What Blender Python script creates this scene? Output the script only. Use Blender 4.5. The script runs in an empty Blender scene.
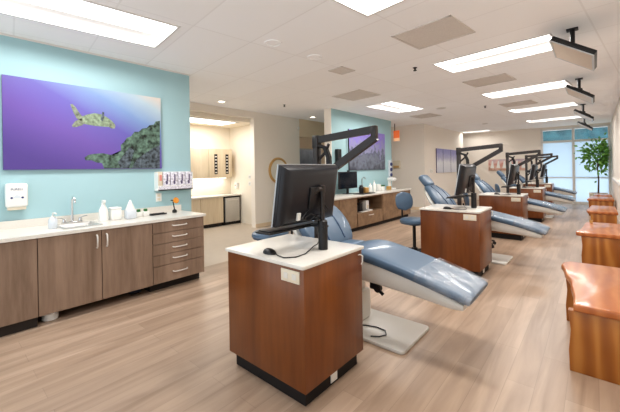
import bpy, bmesh, math, random
from mathutils import Vector, Matrix
random.seed(7)
S = bpy.context.scene
C = S.collection
PI = math.pi

# ------------------------------------------------------------------ helpers
def lin(c):
    return tuple(((v/12.92) if v <= 0.04045 else ((v+0.055)/1.055)**2.4) for v in c)
def rgb(r, g, b):
    return lin((r/255, g/255, b/255)) + (1.0,)

class G:
    """collects shapes into one mesh"""
    def __init__(s): s.bm = bmesh.new(); s.mi = 0
    def _new(s, faces):
        for f in faces: f.material_index = s.mi
    def box(s, x0, x1, y0, y1, z0, z1, bev=0.0, M=None, seg=2):
        bm2 = bmesh.new()
        vs = [bm2.verts.new((x, y, z)) for x in (x0, x1) for y in (y0, y1) for z in (z0, z1)]
        for q in ((0,1,3,2),(4,6,7,5),(0,4,5,1),(2,3,7,6),(0,2,6,4),(1,5,7,3)):
            bm2.faces.new([vs[i] for i in q])
        if bev > 0:
            bmesh.ops.bevel(bm2, geom=bm2.edges[:], offset=bev, segments=seg, affect='EDGES', profile=0.5)
        bmesh.ops.recalc_face_normals(bm2, faces=bm2.faces[:])
        s.merge(bm2, M); return s
    def merge(s, bm2, M=None):
        mp = {}
        for v in bm2.verts:
            mp[v.index if False else v] = s.bm.verts.new(M @ v.co if M else v.co)
        for f in bm2.faces:
            try:
                n = s.bm.faces.new([mp[v] for v in f.verts]); n.material_index = s.mi; n.smooth = f.smooth
            except ValueError: pass
        bm2.free()
    def rings(s, rings, cap=True, closed=True):
        vr = [[s.bm.verts.new(p) for p in r] for r in rings]
        n = len(vr[0]); fs = []
        for a, b in zip(vr[:-1], vr[1:]):
            for i in range(n if closed else n-1):
                j = (i+1) % n
                fs.append(s.bm.faces.new((a[i], a[j], b[j], b[i])))
        if cap and closed:
            fs.append(s.bm.faces.new(list(reversed(vr[0])))); fs.append(s.bm.faces.new(vr[-1]))
        s._new(fs); return s
    def cyl(s, p0, p1, r0, r1=None, n=16):
        return s.tube([p0, p1], [r0, r0 if r1 is None else r1], n)
    def tube(s, pts, r, n=10):
        pts = [Vector(p) for p in pts]
        rs = r if isinstance(r, (list, tuple)) else [r]*len(pts)
        rings = []; up = None
        for i, p in enumerate(pts):
            d = (pts[min(i+1, len(pts)-1)] - pts[max(i-1, 0)]).normalized()
            if up is None:
                up = Vector((0,0,1)) if abs(d.z) < 0.9 else Vector((1,0,0))
            a = d.cross(up).normalized(); b = a.cross(d).normalized(); up = b
            rings.append([p + (a*math.cos(2*PI*k/n) + b*math.sin(2*PI*k/n))*rs[i] for k in range(n)])
        return s.rings(rings)
    def bar(s, pts, w, h, up=(0,0,1)):
        """rectangular section bar along pts; h along up"""
        pts = [Vector(p) for p in pts]; rings = []
        for i, p in enumerate(pts):
            d = (pts[min(i+1, len(pts)-1)] - pts[max(i-1, 0)]).normalized()
            a = d.cross(Vector(up)).normalized(); b = a.cross(d).normalized()
            rings.append([p+a*w/2+b*h/2, p-a*w/2+b*h/2, p-a*w/2-b*h/2, p+a*w/2-b*h/2])
        return s.rings(rings)
    def lathe(s, prof, c=(0,0,0), n=24, M=None):
        rings = []
        for r, z in prof:
            ring = [Vector((max(r,1e-4)*math.cos(2*PI*k/n), max(r,1e-4)*math.sin(2*PI*k/n), z)) for k in range(n)]
            rings.append([(M @ v if M else v) + Vector(c) for v in ring])
        return s.rings(rings)
    def prism(s, pts, vec, bev=0, seg=3):
        bm2 = bmesh.new(); vec = Vector(vec)
        a = [bm2.verts.new(p) for p in pts]; b = [bm2.verts.new(Vector(p)+vec) for p in pts]
        bm2.faces.new(a); bm2.faces.new(list(reversed(b))); n = len(a)
        for i in range(n): bm2.faces.new((a[i], b[i], b[(i+1)%n], a[(i+1)%n]))
        bmesh.ops.recalc_face_normals(bm2, faces=bm2.faces[:])
        if bev:
            caps = [e for e in bm2.edges if all(v in a for v in e.verts) or all(v in b for v in e.verts)]
            bmesh.ops.bevel(bm2, geom=caps, offset=bev, segments=seg, affect='EDGES', profile=0.5)
        s.merge(bm2); return s
    def face(s, pts):
        f = s.bm.faces.new([s.bm.verts.new(p) for p in pts]); f.material_index = s.mi; return s
    def slab(s, secs, n=28, e=4.0):
        """loft of rounded-rect sections: (x, z, tangent angle, half width y, half thick)"""
        rings = []
        for (x, z, a, hw, ht) in secs:
            N = Vector((-math.sin(a), 0, math.cos(a)))
            ring = []
            for k in range(n):
                t = 2*PI*k/n; c, sn = math.cos(t), math.sin(t)
                u = math.copysign(abs(c)**(2/e), c)*hw; v = math.copysign(abs(sn)**(2/e), sn)*ht
                ring.append(Vector((x, 0, z)) + Vector((0, u, 0)) + N*v)
            rings.append(ring)
        return s.rings(rings)
    def done(s, name, mats, parent=None, smooth=35, loc=None):
        me = bpy.data.meshes.new(name)
        s.bm.normal_update()
        bmesh.ops.recalc_face_normals(s.bm, faces=s.bm.faces[:]) if smooth is not None else None
        s.bm.to_mesh(me); s.bm.free()
        for m in (mats if isinstance(mats, (list, tuple)) else [mats]): me.materials.append(m)
        if smooth:
            me.polygons.foreach_set('use_smooth', [True]*len(me.polygons))
            me.set_sharp_from_angle(angle=math.radians(smooth))
        o = bpy.data.objects.new(name, me); C.objects.link(o)
        if parent: o.parent = parent
        if loc: o.location = loc
        return o

def tag(o, label, cat, group=None):
    o['label'] = label; o['category'] = cat
    if group: o['group'] = group
    return o
def thing(name, label, cat, loc=(0,0,0), rotz=0.0, group=None):
    o = bpy.data.objects.new(name, None); C.objects.link(o)
    o.location = loc; o.rotation_euler = (0,0,rotz); o.empty_display_size = 0.1
    return tag(o, label, cat, group)
def struct(o):
    o['kind'] = 'structure'; return o
def dup(root, loc, label, rotz=None):
    def cp(o, parent):
        c = o.copy(); C.objects.link(c)
        if parent: c.parent = parent
        for ch in list(o.children): cp(ch, c)
        return c
    r = cp(root, None); r.location = loc; r['label'] = label
    if rotz is not None: r.rotation_euler = (0,0,rotz)
    return r

# ------------------------------------------------------------------ materials
def newmat(name):
    m = bpy.data.materials.new(name); m.use_nodes = True
    nt = m.node_tree; b = nt.nodes['Principled BSDF']
    return m, nt, b
def plain(name, col, rough=0.5, metal=0.0, var=0.04, scale=8.0, coat=0.0, spec=0.5, bump=0.0, hard=0):
    m, nt, b = newmat(name)
    tc = nt.nodes.new('ShaderNodeTexCoord'); n = nt.nodes.new('ShaderNodeTexNoise')
    n.inputs['Scale'].default_value = scale; n.inputs['Detail'].default_value = 4
    nt.links.new(tc.outputs['Object'], n.inputs['Vector'])
    mx = nt.nodes.new('ShaderNodeMix'); mx.data_type = 'RGBA'
    mx.inputs['A'].default_value = tuple(v*(1-var) for v in col[:3])+(1,)
    mx.inputs['B'].default_value = tuple(min(1, v*(1+var)) for v in col[:3])+(1,)
    if hard:
        mr = nt.nodes.new('ShaderNodeMapRange'); mr.inputs['From Min'].default_value = 0.5-hard; mr.inputs['From Max'].default_value = 0.5+hard
        nt.links.new(n.outputs['Fac'], mr.inputs['Value']); nt.links.new(mr.outputs['Result'], mx.inputs['Factor'])
    else: nt.links.new(n.outputs['Fac'], mx.inputs['Factor'])
    nt.links.new(mx.outputs['Result'], b.inputs['Base Color'])
    b.inputs['Roughness'].default_value = rough; b.inputs['Metallic'].default_value = metal
    b.inputs['Coat Weight'].default_value = coat; b.inputs['Specular IOR Level'].default_value = spec
    if bump:
        bp = nt.nodes.new('ShaderNodeBump'); bp.inputs['Strength'].default_value = bump; bp.inputs['Distance'].default_value = 0.01
        nt.links.new(n.outputs['Fac'], bp.inputs['Height']); nt.links.new(bp.outputs['Normal'], b.inputs['Normal'])
    return m
def wood(name, dark, light, grain='z', rough=0.4, scale=6.0, stretch=14.0, coat=0.0, distort=0.4, mid=0.5):
    m, nt, b = newmat(name)
    tc = nt.nodes.new('ShaderNodeTexCoord'); mp = nt.nodes.new('ShaderNodeMapping')
    sc = [1.0, 1.0, 1.0]; sc['xyz'.index(grain)] = 1.0/stretch; mp.inputs['Scale'].default_value = sc
    nt.links.new(tc.outputs['Object'], mp.inputs['Vector'])
    n = nt.nodes.new('ShaderNodeTexNoise'); n.inputs['Scale'].default_value = scale
    n.inputs['Detail'].default_value = 8; n.inputs['Roughness'].default_value = 0.6; n.inputs['Distortion'].default_value = distort
    nt.links.new(mp.outputs['Vector'], n.inputs['Vector'])
    n2 = nt.nodes.new('ShaderNodeTexNoise'); n2.inputs['Scale'].default_value = scale*7; n2.inputs['Detail'].default_value = 3
    nt.links.new(mp.outputs['Vector'], n2.inputs['Vector'])
    ad = nt.nodes.new('ShaderNodeMath'); ad.operation = 'MULTIPLY_ADD'; ad.inputs[1].default_value = 0.35
    nt.links.new(n2.outputs['Fac'], ad.inputs[0]); nt.links.new(n.outputs['Fac'], ad.inputs[2])
    r = nt.nodes.new('ShaderNodeValToRGB')
    r.color_ramp.elements[0].position = mid-0.02; r.color_ramp.elements[0].color = dark
    r.color_ramp.elements[1].position = mid+0.42; r.color_ramp.elements[1].color = light
    nt.links.new(ad.outputs[0], r.inputs['Fac']); nt.links.new(r.outputs['Color'], b.inputs['Base Color'])
    b.inputs['Roughness'].default_value = rough; b.inputs['Coat Weight'].default_value = coat; b.inputs['Coat Roughness'].default_value = 0.15
    return m
def emit(name, col, strength, base=None):
    m, nt, b = newmat(name)
    b.inputs['Base Color'].default_value = base or col
    b.inputs['Emission Color'].default_value = col; b.inputs['Emission Strength'].default_value = strength
    tc = nt.nodes.new('ShaderNodeTexCoord'); n = nt.nodes.new('ShaderNodeTexNoise'); n.inputs['Scale'].default_value = 3
    nt.links.new(tc.outputs['Object'], n.inputs['Vector'])
    mr = nt.nodes.new('ShaderNodeMapRange'); mr.inputs['To Min'].default_value = strength*0.94; mr.inputs['To Max'].default_value = strength*1.06
    nt.links.new(n.outputs['Fac'], mr.inputs['Value']); nt.links.new(mr.outputs['Result'], b.inputs['Emission Strength'])
    return m

def floor_mat():
    m, nt, b = newmat('wood_plank_floor')
    tc = nt.nodes.new('ShaderNodeTexCoord'); mp = nt.nodes.new('ShaderNodeMapping')
    mp.inputs['Rotation'].default_value = (0, 0, PI/2)
    nt.links.new(tc.outputs['Object'], mp.inputs['Vector'])
    br = nt.nodes.new('ShaderNodeTexBrick')
    br.inputs['Scale'].default_value = 1.0; br.inputs['Brick Width'].default_value = 1.25; br.inputs['Row Height'].default_value = 0.155
    br.inputs['Mortar Size'].default_value = 0.0018; br.inputs['Mortar Smooth'].default_value = 0.4; br.offset = 0.37
    br.inputs['Color1'].default_value = rgb(184,162,143); br.inputs['Color2'].default_value = rgb(170,148,129)
    br.inputs['Mortar'].default_value = rgb(158,139,122)
    nt.links.new(mp.outputs['Vector'], br.inputs['Vector'])
    mp2 = nt.nodes.new('ShaderNodeMapping'); mp2.inputs['Scale'].default_value = (1.0, 0.09, 1.0)
    nt.links.new(tc.outputs['Object'], mp2.inputs['Vector'])
    n = nt.nodes.new('ShaderNodeTexNoise'); n.inputs['Scale'].default_value = 9; n.inputs['Detail'].default_value = 8; n.inputs['Distortion'].default_value = 0.8
    nt.links.new(mp2.outputs['Vector'], n.inputs['Vector'])
    r = nt.nodes.new('ShaderNodeValToRGB'); r.color_ramp.elements[0].position = 0.3; r.color_ramp.elements[0].color = (0.76,0.735,0.71,1)
    r.color_ramp.elements[1].position = 0.68; r.color_ramp.elements[1].color = (1.12,1.12,1.12,1)
    nt.links.new(n.outputs['Fac'], r.inputs['Fac'])
    mx = nt.nodes.new('ShaderNodeMix'); mx.data_type = 'RGBA'; mx.blend_type = 'MULTIPLY'; mx.inputs['Factor'].default_value = 1
    nt.links.new(br.outputs['Color'], mx.inputs['A']); nt.links.new(r.outputs['Color'], mx.inputs['B'])
    nt.links.new(mx.outputs['Result'], b.inputs['Base Color'])
    b.inputs['Roughness'].default_value = 0.36
    return m
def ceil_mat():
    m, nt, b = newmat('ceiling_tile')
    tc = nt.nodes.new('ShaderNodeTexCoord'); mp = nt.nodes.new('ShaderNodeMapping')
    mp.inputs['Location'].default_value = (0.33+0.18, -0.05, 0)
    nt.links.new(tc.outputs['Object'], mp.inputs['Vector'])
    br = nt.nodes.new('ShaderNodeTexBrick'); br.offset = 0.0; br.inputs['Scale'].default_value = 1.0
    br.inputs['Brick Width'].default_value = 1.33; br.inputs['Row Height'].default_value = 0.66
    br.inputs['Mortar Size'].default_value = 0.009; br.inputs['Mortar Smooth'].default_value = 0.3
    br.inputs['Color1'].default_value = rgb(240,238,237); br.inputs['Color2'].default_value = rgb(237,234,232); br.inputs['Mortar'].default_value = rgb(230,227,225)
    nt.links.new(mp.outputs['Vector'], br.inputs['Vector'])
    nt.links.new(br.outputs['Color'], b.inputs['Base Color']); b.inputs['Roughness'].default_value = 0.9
    nt.links.new(br.outputs['Color'], b.inputs['Emission Color']); b.inputs['Emission Strength'].default_value = 0.08  # faint self-glow in the tiles, added as fill to brighten the ceiling
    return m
def swirl_wood(name, dark, mid, light, rough=0.18, sc=(3.0, 0.9, 3.0), coat=0.25):
    m, nt, b = newmat(name)
    tc = nt.nodes.new('ShaderNodeTexCoord'); mp = nt.nodes.new('ShaderNodeMapping'); mp.inputs['Scale'].default_value = sc
    nt.links.new(tc.outputs['Object'], mp.inputs['Vector'])
    w = nt.nodes.new('ShaderNodeTexWave'); w.inputs['Scale'].default_value = 1.1; w.inputs['Distortion'].default_value = 7
    w.inputs['Detail'].default_value = 3; w.inputs['Detail Scale'].default_value = 1.2
    nt.links.new(mp.outputs['Vector'], w.inputs['Vector'])
    r = nt.nodes.new('ShaderNodeValToRGB'); r.color_ramp.elements[0].color = dark; r.color_ramp.elements[1].color = light
    e = r.color_ramp.elements.new(0.5); e.color = mid
    n = nt.nodes.new('ShaderNodeTexNoise'); n.inputs['Scale'].default_value = 3.5; n.inputs['Detail'].default_value = 5
    nt.links.new(mp.outputs['Vector'], n.inputs['Vector'])
    a = nt.nodes.new('ShaderNodeMix'); a.inputs['Factor'].default_value = 0.55
    nt.links.new(w.outputs['Fac'], a.inputs['A']); nt.links.new(n.outputs['Fac'], a.inputs['B'])
    nt.links.new(a.outputs['Result'], r.inputs['Fac']); nt.links.new(r.outputs['Color'], b.inputs['Base Color'])
    b.inputs['Roughness'].default_value = rough; b.inputs['Coat Weight'].default_value = coat; b.inputs['Coat Roughness'].default_value = 0.08
    return m

M = {}
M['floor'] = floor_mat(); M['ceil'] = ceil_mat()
M['corr_floor'] = plain('grey_beige_floor', rgb(196,184,170), 0.45, var=0.06, scale=5)
M['blue'] = plain('pale_blue_paint', rgb(170,203,209), 0.75, var=0.015, scale=2)
M['beige'] = plain('beige_paint', rgb(243,236,226), 0.8, var=0.015, scale=2)
M['tan'] = plain('tan_paint', rgb(232,212,184), 0.8, var=0.015, scale=2)
M['cream'] = plain('cream_paint', rgb(242,234,220), 0.8, var=0.015, scale=2)
M['white'] = plain('white_plastic', rgb(236,236,232), 0.35, var=0.01)
M['frame_white'] = plain('white_metal_trim', rgb(226,224,220), 0.5, var=0.01)
M['offwhite'] = plain('offwhite_shell', rgb(214,212,206), 0.35, var=0.02)
M['stone'] = plain('white_speckled_countertop', rgb(226,222,214), 0.22, var=0.05, scale=60)
M['taupe'] = wood('taupe_laminate', rgb(124,103,87), rgb(162,139,121), 'z', 0.45, 5, 10)
M['taupe_dark'] = plain('dark_toe_kick', rgb(44,37,33), 0.6)
M['oak'] = wood('oak_laminate', rgb(124,100,78), rgb(160,134,108), 'x', 0.45, 5, 10)
M['palewood'] = wood('pale_maple_laminate', rgb(206,188,160), rgb(228,214,190), 'z', 0.5, 5, 10)
M['cherry'] = wood('cherry_veneer', rgb(100,52,18), rgb(136,80,34), 'z', 0.32, 3.5, 9, coat=0.25)
M['black'] = plain('black_plastic', rgb(34,33,34), 0.4, var=0.1)
M['blackmat'] = plain('black_base', rgb(24,20,20), 0.6, var=0.1)
M['armblack'] = plain('black_brown_metal', rgb(48,42,39), 0.35, var=0.05)
M['dgrey'] = plain('dark_grey_plastic', rgb(36,37,42), 0.3, var=0.05)
M['screen'] = plain('dark_screen', rgb(26,34,44), 0.12, var=0.02)
M['tvscreen'] = plain('television_screen', rgb(206,190,174), 0.3, var=0.03)  # pale beige base colour stands in for the floor's reflection
M['silver'] = plain('silver_trim', rgb(196,198,200), 0.3, 0.4, var=0.02)
M['steel'] = plain('brushed_steel', rgb(196,194,190), 0.3, 0.45, var=0.05, scale=20)
M['satin'] = plain('satin_nickel', rgb(222,218,212), 0.35, 0.35, var=0.02)
M['chrome'] = plain('chrome', rgb(215,216,218), 0.12, 1.0, var=0.02)
M['vinyl'] = plain('blue_vinyl', rgb(86,108,130), 0.40, var=0.05, scale=5, coat=0.15)
M['vinyl_dark'] = plain('dark_blue_piping', rgb(52,74,104), 0.45)
M['benchtop'] = swirl_wood('live_edge_bench_wood', rgb(158,88,44), rgb(184,112,62), rgb(204,140,88), 0.34)
M['benchleg'] = swirl_wood('bench_plank_wood', rgb(128,72,26), rgb(168,106,44), rgb(206,150,80), 0.4, (2.2, 2.2, 0.35), 0.15)
M['vent'] = plain('grey_vent', rgb(222,216,210), 0.7, var=0.12, scale=70)
M['lens'] = emit('light_lens', (1.0, 0.98, 0.95, 1), 1.8)
M['troffer_side'] = emit('troffer_reflector', (1.0, 0.98, 0.95, 1), 0.22, rgb(214,212,210))  # mild emission stands in for lamp light on the reflector sides
M['can'] = emit('downlight_lens', (1.0, 0.9, 0.75, 1), 5)
M['leaf'] = plain('green_leaf', rgb(112,160,78), 0.5, var=0.35, scale=9)
M['bark'] = plain('brown_bark', rgb(92,74,60), 0.8, var=0.15, scale=20)
M['pot'] = plain('pale_planter', rgb(222,214,198), 0.6)
M['soil'] = plain('dark_soil', rgb(70,54,40), 0.9, var=0.3, scale=30)
M['amber'] = plain('amber_plastic', rgb(214,140,40), 0.3)
M['green'] = plain('green_plastic', rgb(52,110,60), 0.4)
M['clearblue'] = plain('pale_blue_liquid', rgb(214,221,228), 0.2)
M['navy'] = plain('navy_ink', rgb(62,72,120), 0.5)
M['lilac'] = plain('lilac_print', rgb(218,216,226), 0.4, var=0.3, scale=45, hard=0.15)
M['purpleink'] = plain('purple_ink', rgb(98,90,122), 0.4)
M['gold'] = plain('gold_frame', rgb(206,168,112), 0.35, 0.1)
M['mirror'] = plain('mirror_glass', rgb(250,244,232), 0.15, 0.1, var=0.01)  # plain cream base colour stands in for what the mirror reflects
M['orange'] = emit('orange_sign', rgb(232,120,70), 0.35, rgb(232,120,70))
M['orange_pale'] = emit('orange_sign_pale', rgb(246,190,150), 0.4, rgb(246,190,150))
M['teal'] = plain('teal_outside', rgb(84,134,146), 0.6, var=0.35, scale=2.5, hard=0.15)
M['plate'] = plain('almond_plate', rgb(226,216,196), 0.4)
M['brown'] = plain('brown_box', rgb(190,150,90), 0.6)

def film_mat():
    m, nt, b = newmat('clear_plastic_film')
    b.inputs['Base Color'].default_value = rgb(225,230,236); b.inputs['Roughness'].default_value = 0.12
    tr = nt.nodes.new('ShaderNodeBsdfTransparent'); mx = nt.nodes.new('ShaderNodeMixShader')
    n = nt.nodes.new('ShaderNodeTexNoise'); n.inputs['Scale'].default_value = 9; n.inputs['Detail'].default_value = 3
    tc = nt.nodes.new('ShaderNodeTexCoord'); nt.links.new(tc.outputs['Object'], n.inputs['Vector'])
    mr = nt.nodes.new('ShaderNodeMapRange'); mr.inputs['From Min'].default_value = 0.35; mr.inputs['From Max'].default_value = 0.7
    mr.inputs['To Min'].default_value = 0.06; mr.inputs['To Max'].default_value = 0.36
    nt.links.new(n.outputs['Fac'], mr.inputs['Value']); nt.links.new(mr.outputs['Result'], mx.inputs['Fac'])
    bp = nt.nodes.new('ShaderNodeBump'); bp.inputs['Strength'].default_value = 0.8; bp.inputs['Distance'].default_value = 0.02
    nt.links.new(n.outputs['Fac'], bp.inputs['Height']); nt.links.new(bp.outputs['Normal'], b.inputs['Normal'])
    out = nt.nodes['Material Output']
    nt.links.new(tr.outputs[0], mx.inputs[1]); nt.links.new(b.outputs[0], mx.inputs[2]); nt.links.new(mx.outputs[0], out.inputs['Surface'])
    return m
M['film'] = film_mat()
def frosted_mat():
    m, nt, b = newmat('frosted_window_film')
    b.inputs['Base Color'].default_value = rgb(205,224,240); b.inputs['Roughness'].default_value = 0.35
    t = nt.nodes.new('ShaderNodeBsdfTranslucent'); t.inputs['Color'].default_value = rgb(214,232,246)
    tc = nt.nodes.new('ShaderNodeTexCoord'); n = nt.nodes.new('ShaderNodeTexNoise'); n.inputs['Scale'].default_value = 1.2
    nt.links.new(tc.outputs['Object'], n.inputs['Vector'])
    mr = nt.nodes.new('ShaderNodeMapRange'); mr.inputs['To Min'].default_value = 0.72; mr.inputs['To Max'].default_value = 0.82
    nt.links.new(n.outputs['Fac'], mr.inputs['Value'])
    mx = nt.nodes.new('ShaderNodeMixShader'); nt.links.new(mr.outputs['Result'], mx.inputs['Fac'])
    out = nt.nodes['Material Output']
    nt.links.new(b.outputs[0], mx.inputs[1]); nt.links.new(t.outputs[0], mx.inputs[2]); nt.links.new(mx.outputs[0], out.inputs['Surface'])
    return m
M['frosted'] = frosted_mat()
def glass_mat():
    m, nt, b = newmat('clear_window_glass')
    tr = nt.nodes.new('ShaderNodeBsdfTransparent'); gl = nt.nodes.new('ShaderNodeBsdfGlossy'); gl.inputs['Roughness'].default_value = 0.03
    fr = nt.nodes.new('ShaderNodeFresnel'); fr.inputs['IOR'].default_value = 1.7
    mx = nt.nodes.new('ShaderNodeMixShader'); out = nt.nodes['Material Output']
    nt.links.new(fr.outputs[0], mx.inputs['Fac']); nt.links.new(tr.outputs[0], mx.inputs[1]); nt.links.new(gl.outputs[0], mx.inputs[2])
    nt.links.new(mx.outputs[0], out.inputs['Surface']); nt.nodes.remove(b)
    return m
M['glass'] = glass_mat()

def print_mat(name, stops_u, tint_v, noise=0.0, nscale=6.0, axis='y', u0=0.0, u1=1.0, v0=0.0, v1=1.0, light=None):
    """photo print: colour ramp across a diagonal of the sheet, object coordinates"""
    m, nt, b = newmat(name)
    tc = nt.nodes.new('ShaderNodeTexCoord'); sp = nt.nodes.new('ShaderNodeSeparateXYZ'); nt.links.new(tc.outputs['Object'], sp.inputs[0])
    def rng(sock, a, c):
        r = nt.nodes.new('ShaderNodeMapRange'); r.inputs['From Min'].default_value = a; r.inputs['From Max'].default_value = c
        nt.links.new(sock, r.inputs['Value']); return r.outputs['Result']
    u = rng(sp.outputs['Y' if axis == 'y' else 'X'], u0, u1); v = rng(sp.outputs['Z'], v0, v1)
    a, c, off = tint_v
    m1 = nt.nodes.new('ShaderNodeMath'); m1.operation = 'MULTIPLY_ADD'; m1.inputs[1].default_value = a; m1.inputs[2].default_value = off
    nt.links.new(u, m1.inputs[0])
    m2 = nt.nodes.new('ShaderNodeMath'); m2.operation = 'MULTIPLY_ADD'; m2.inputs[1].default_value = c
    nt.links.new(v, m2.inputs[0]); nt.links.new(m1.outputs[0], m2.inputs[2])
    src = m2.outputs[0]
    if noise:
        n = nt.nodes.new('ShaderNodeTexNoise'); n.inputs['Scale'].default_value = nscale; n.inputs['Detail'].default_value = 6
        nt.links.new(tc.outputs['Object'], n.inputs['Vector'])
        m3 = nt.nodes.new('ShaderNodeMath'); m3.operation = 'MULTIPLY_ADD'; m3.inputs[1].default_value = noise
        m4 = nt.nodes.new('ShaderNodeMath'); m4.operation = 'SUBTRACT'; m4.inputs[1].default_value = noise*0.5
        nt.links.new(n.outputs['Fac'], m3.inputs[0]); nt.links.new(src, m3.inputs[2]); nt.links.new(m3.outputs[0], m4.inputs[0]); src = m4.outputs[0]
    r = nt.nodes.new('ShaderNodeValToRGB'); el = r.color_ramp.elements
    for i, (p, col) in enumerate(stops_u):
        e = el[i] if i < 2 else el.new(p)
        e.position = p; e.color = col
    nt.links.new(src, r.inputs['Fac']); nt.links.new(r.outputs['Color'], b.inputs['Base Color'])
    b.inputs['Roughness'].default_value = 0.35
    return m

# ------------------------------------------------------------------ room shell
CZ = 2.87
WX = -4.56          # blue wall face
def wall(name, x0, x1, y0, y1, z0, z1, mat):
    return struct(G().box(x0, x1, y0, y1, z0, z1).done(name, mat, smooth=None))
struct(G().box(-4.4, 0.60, -1.6, 15.6, -0.1, 0.0).done('floor', M['floor'], smooth=None))
struct(G().box(-10.4, -4.4, -1.6, 16.0, -0.1, 0.0).done('floor_corridor', M['corr_floor'], smooth=None))
wall('wall_left', WX-0.12, WX, -1.6, 2.53, 0, CZ, M['blue'])
wall('wall_left_far', -4.92, -4.74, 6.25, 9.3, 0, CZ, M['blue'])
wall('trim_1', -4.93, -4.735, 6.225, 6.25, 0, CZ, M['beige'])
wall('wall_back_beige', -8.0, -4.25, 10.66, 10.8, 0, CZ, M['beige'])
wall('wall_side_beige', -4.37, -4.25, 10.8, 14.9, 0, CZ, M['beige'])
wall('wall_right', 0.42, 0.58, -1.6, 15.4, 0, CZ, M['beige'])
wall('trim_2', 0.36, 0.42, 9.0, 13.2, 0.98, 1.03, M['frame_white'])
# far wall with the window hole (x -1.57..0.38, z 0.06..2.82)
wall('wall_far', -8.0, -1.57, 15.4, 15.55, 0, CZ, M['beige'])
wall('wall_far_lintel', -1.57, 0.42, 15.4, 15.55, 2.80, CZ, M['beige'])
# corridor wall with two openings
wall('wall_corridor', -6.50, -6.35, 5.22, 6.87, 0, CZ, M['beige'])
wall('wall_corridor_lintel', -6.50, -6.35, 1.4, 5.22, 2.71, CZ, M['beige'])
wall('wall_corridor_header', -6.50, -6.35, 6.87, 10.66, 2.36, CZ, M['tan'])
wall('wall_corridor_end', -6.50, -6.35, -1.6, 1.4, 0, CZ, M['beige'])
wall('wall_deep_corridor', -9.9, -9.75, 5.6, 15.0, 0, CZ, M['tan'])
# kitchenette shell
wall('wall_kitchen_back', -7.9, -7.75, 1.5, 5.62, 0, CZ, M['cream'])
wall('wall_kitchen_side', -7.9, -6.50, 5.50, 5.62, 0, CZ, M['cream'])
wall('ceiling_kitchen', -7.9, -6.5, 1.4, 5.62, 2.62, 2.72, M['cream'])
wall('baseboard_corridor', -6.35, -6.335, 5.22, 6.87, 0, 0.09, M['tan'])
wall('baseboard_back', -4.74, -4.25, 10.645, 10.66, 0, 0.1, M['tan'])
wall('trim_3', -4.56, -4.552, -1.6, 2.53, CZ-0.02, CZ, M['frame_white'])

# ------------------------------------------------------------------ ceiling: grid turned slightly, with recesses for the troffers
CA = math.radians(-6.5)
def cl(x, y):  # world -> ceiling frame
    c, s = math.cos(-CA), math.sin(-CA); return (x*c - y*s, x*s + y*c)
lights = [  # world centre, size across x, across y
    (-3.55, 1.00, 0.70, 1.33), (-0.98, 2.31, 1.33, 0.66), (-0.99, 4.86, 1.33, 0.62), (-1.00, 7.45, 1.33, 0.60),
    (-0.98, 10.02, 1.33, 0.62), (-0.97, 12.78, 1.33, 0.62), (-3.58, 7.28, 0.70, 1.40), (-3.66, 14.72, 1.0, 0.4)]
rects = []
for (x, y, w, h) in lights:
    u, v = cl(x, y); rects.append((u-w/2, u+w/2, v-h/2, v+h/2))
us = sorted({-13.0, 3.2} | {round(a, 4) for r in rects for a in r[:2]})
vs = sorted({-3.0, 17.5} | {round(a, 4) for r in rects for a in r[2:]})
g = G()
grid = {}
def gv(u, v):
    if (u, v) not in grid: grid[(u, v)] = g.bm.verts.new((u, v, CZ))
    return grid[(u, v)]
for i in range(len(us)-1):
    for j in range(len(vs)-1):
        cu, cv = (us[i]+us[i+1])/2, (vs[j]+vs[j+1])/2
        if any(r[0] < cu < r[1] and r[2] < cv < r[3] for r in rects): continue
        g.bm.faces.new((gv(us[i], vs[j]), gv(us[i], vs[j+1]), gv(us[i+1], vs[j+1]), gv(us[i+1], vs[j])))
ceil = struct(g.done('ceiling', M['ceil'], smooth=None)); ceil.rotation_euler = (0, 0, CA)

lab = ['white troffer ceiling light above the long sink counter on the left',
       'white troffer ceiling light cut by the top middle of the picture',
       'white troffer ceiling light beside the nearest hanging television',
       'white troffer ceiling light beside the second hanging television',
       'white troffer ceiling light beside the third hanging television',
       'white troffer ceiling light beside the farthest hanging television',
       'white troffer ceiling light in front of the far pale blue wall',
       'white troffer ceiling light in the recess at the far left of the back wall']
for (x, y, w, h), lb in zip(lights, lab):
    t = thing('troffer_light', lb, 'ceiling light', (x, y, CZ), CA, 'recessed ceiling troffers')
    a, b = w/2, h/2; f = 0.022
    g = G()
    for q in ((-a-f, a+f, -b-f, -b), (-a-f, a+f, b, b+f), (-a-f, -a, -b, b), (a, a+f, -b, b)):
        g.box(q[0], q[1], q[2], q[3], -0.008, 0.012)
    g.done('frame', M['frame_white'], t, smooth=None)
    g = G(); d = 0.10
    long_x = w > h
    a2, b2 = (a*0.975, b*0.52) if long_x else (a*0.52, b*0.975)
    o = [(-a,-b,0),(a,-b,0),(a,b,0),(-a,b,0)]; i_ = [(-a2,-b2,d),(a2,-b2,d),(a2,b2,d),(-a2,b2,d)]
    for k in range(4): g.face([o[k], o[(k+1)%4], i_[(k+1)%4], i_[k]])
    g.done('reflector', M['troffer_side'], t, smooth=None)
    g = G(); g.box(-a2, a2, -b2, b2, d-0.03, d, 0.012); g.done('lens', M['lens'], t)
    L = bpy.data.lights.new('troffer_lamp', 'AREA'); L.shape = 'RECTANGLE'; L.size = a2*1.9; L.size_y = b2*1.9
    L.energy = 32 if y < 14 else 7; L.color = (1.0, 0.975, 0.945)
    lo = bpy.data.objects.new('troffer_lamp', L); C.objects.link(lo); lo.parent = t; lo.location = (0, 0, d-0.035)

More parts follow.
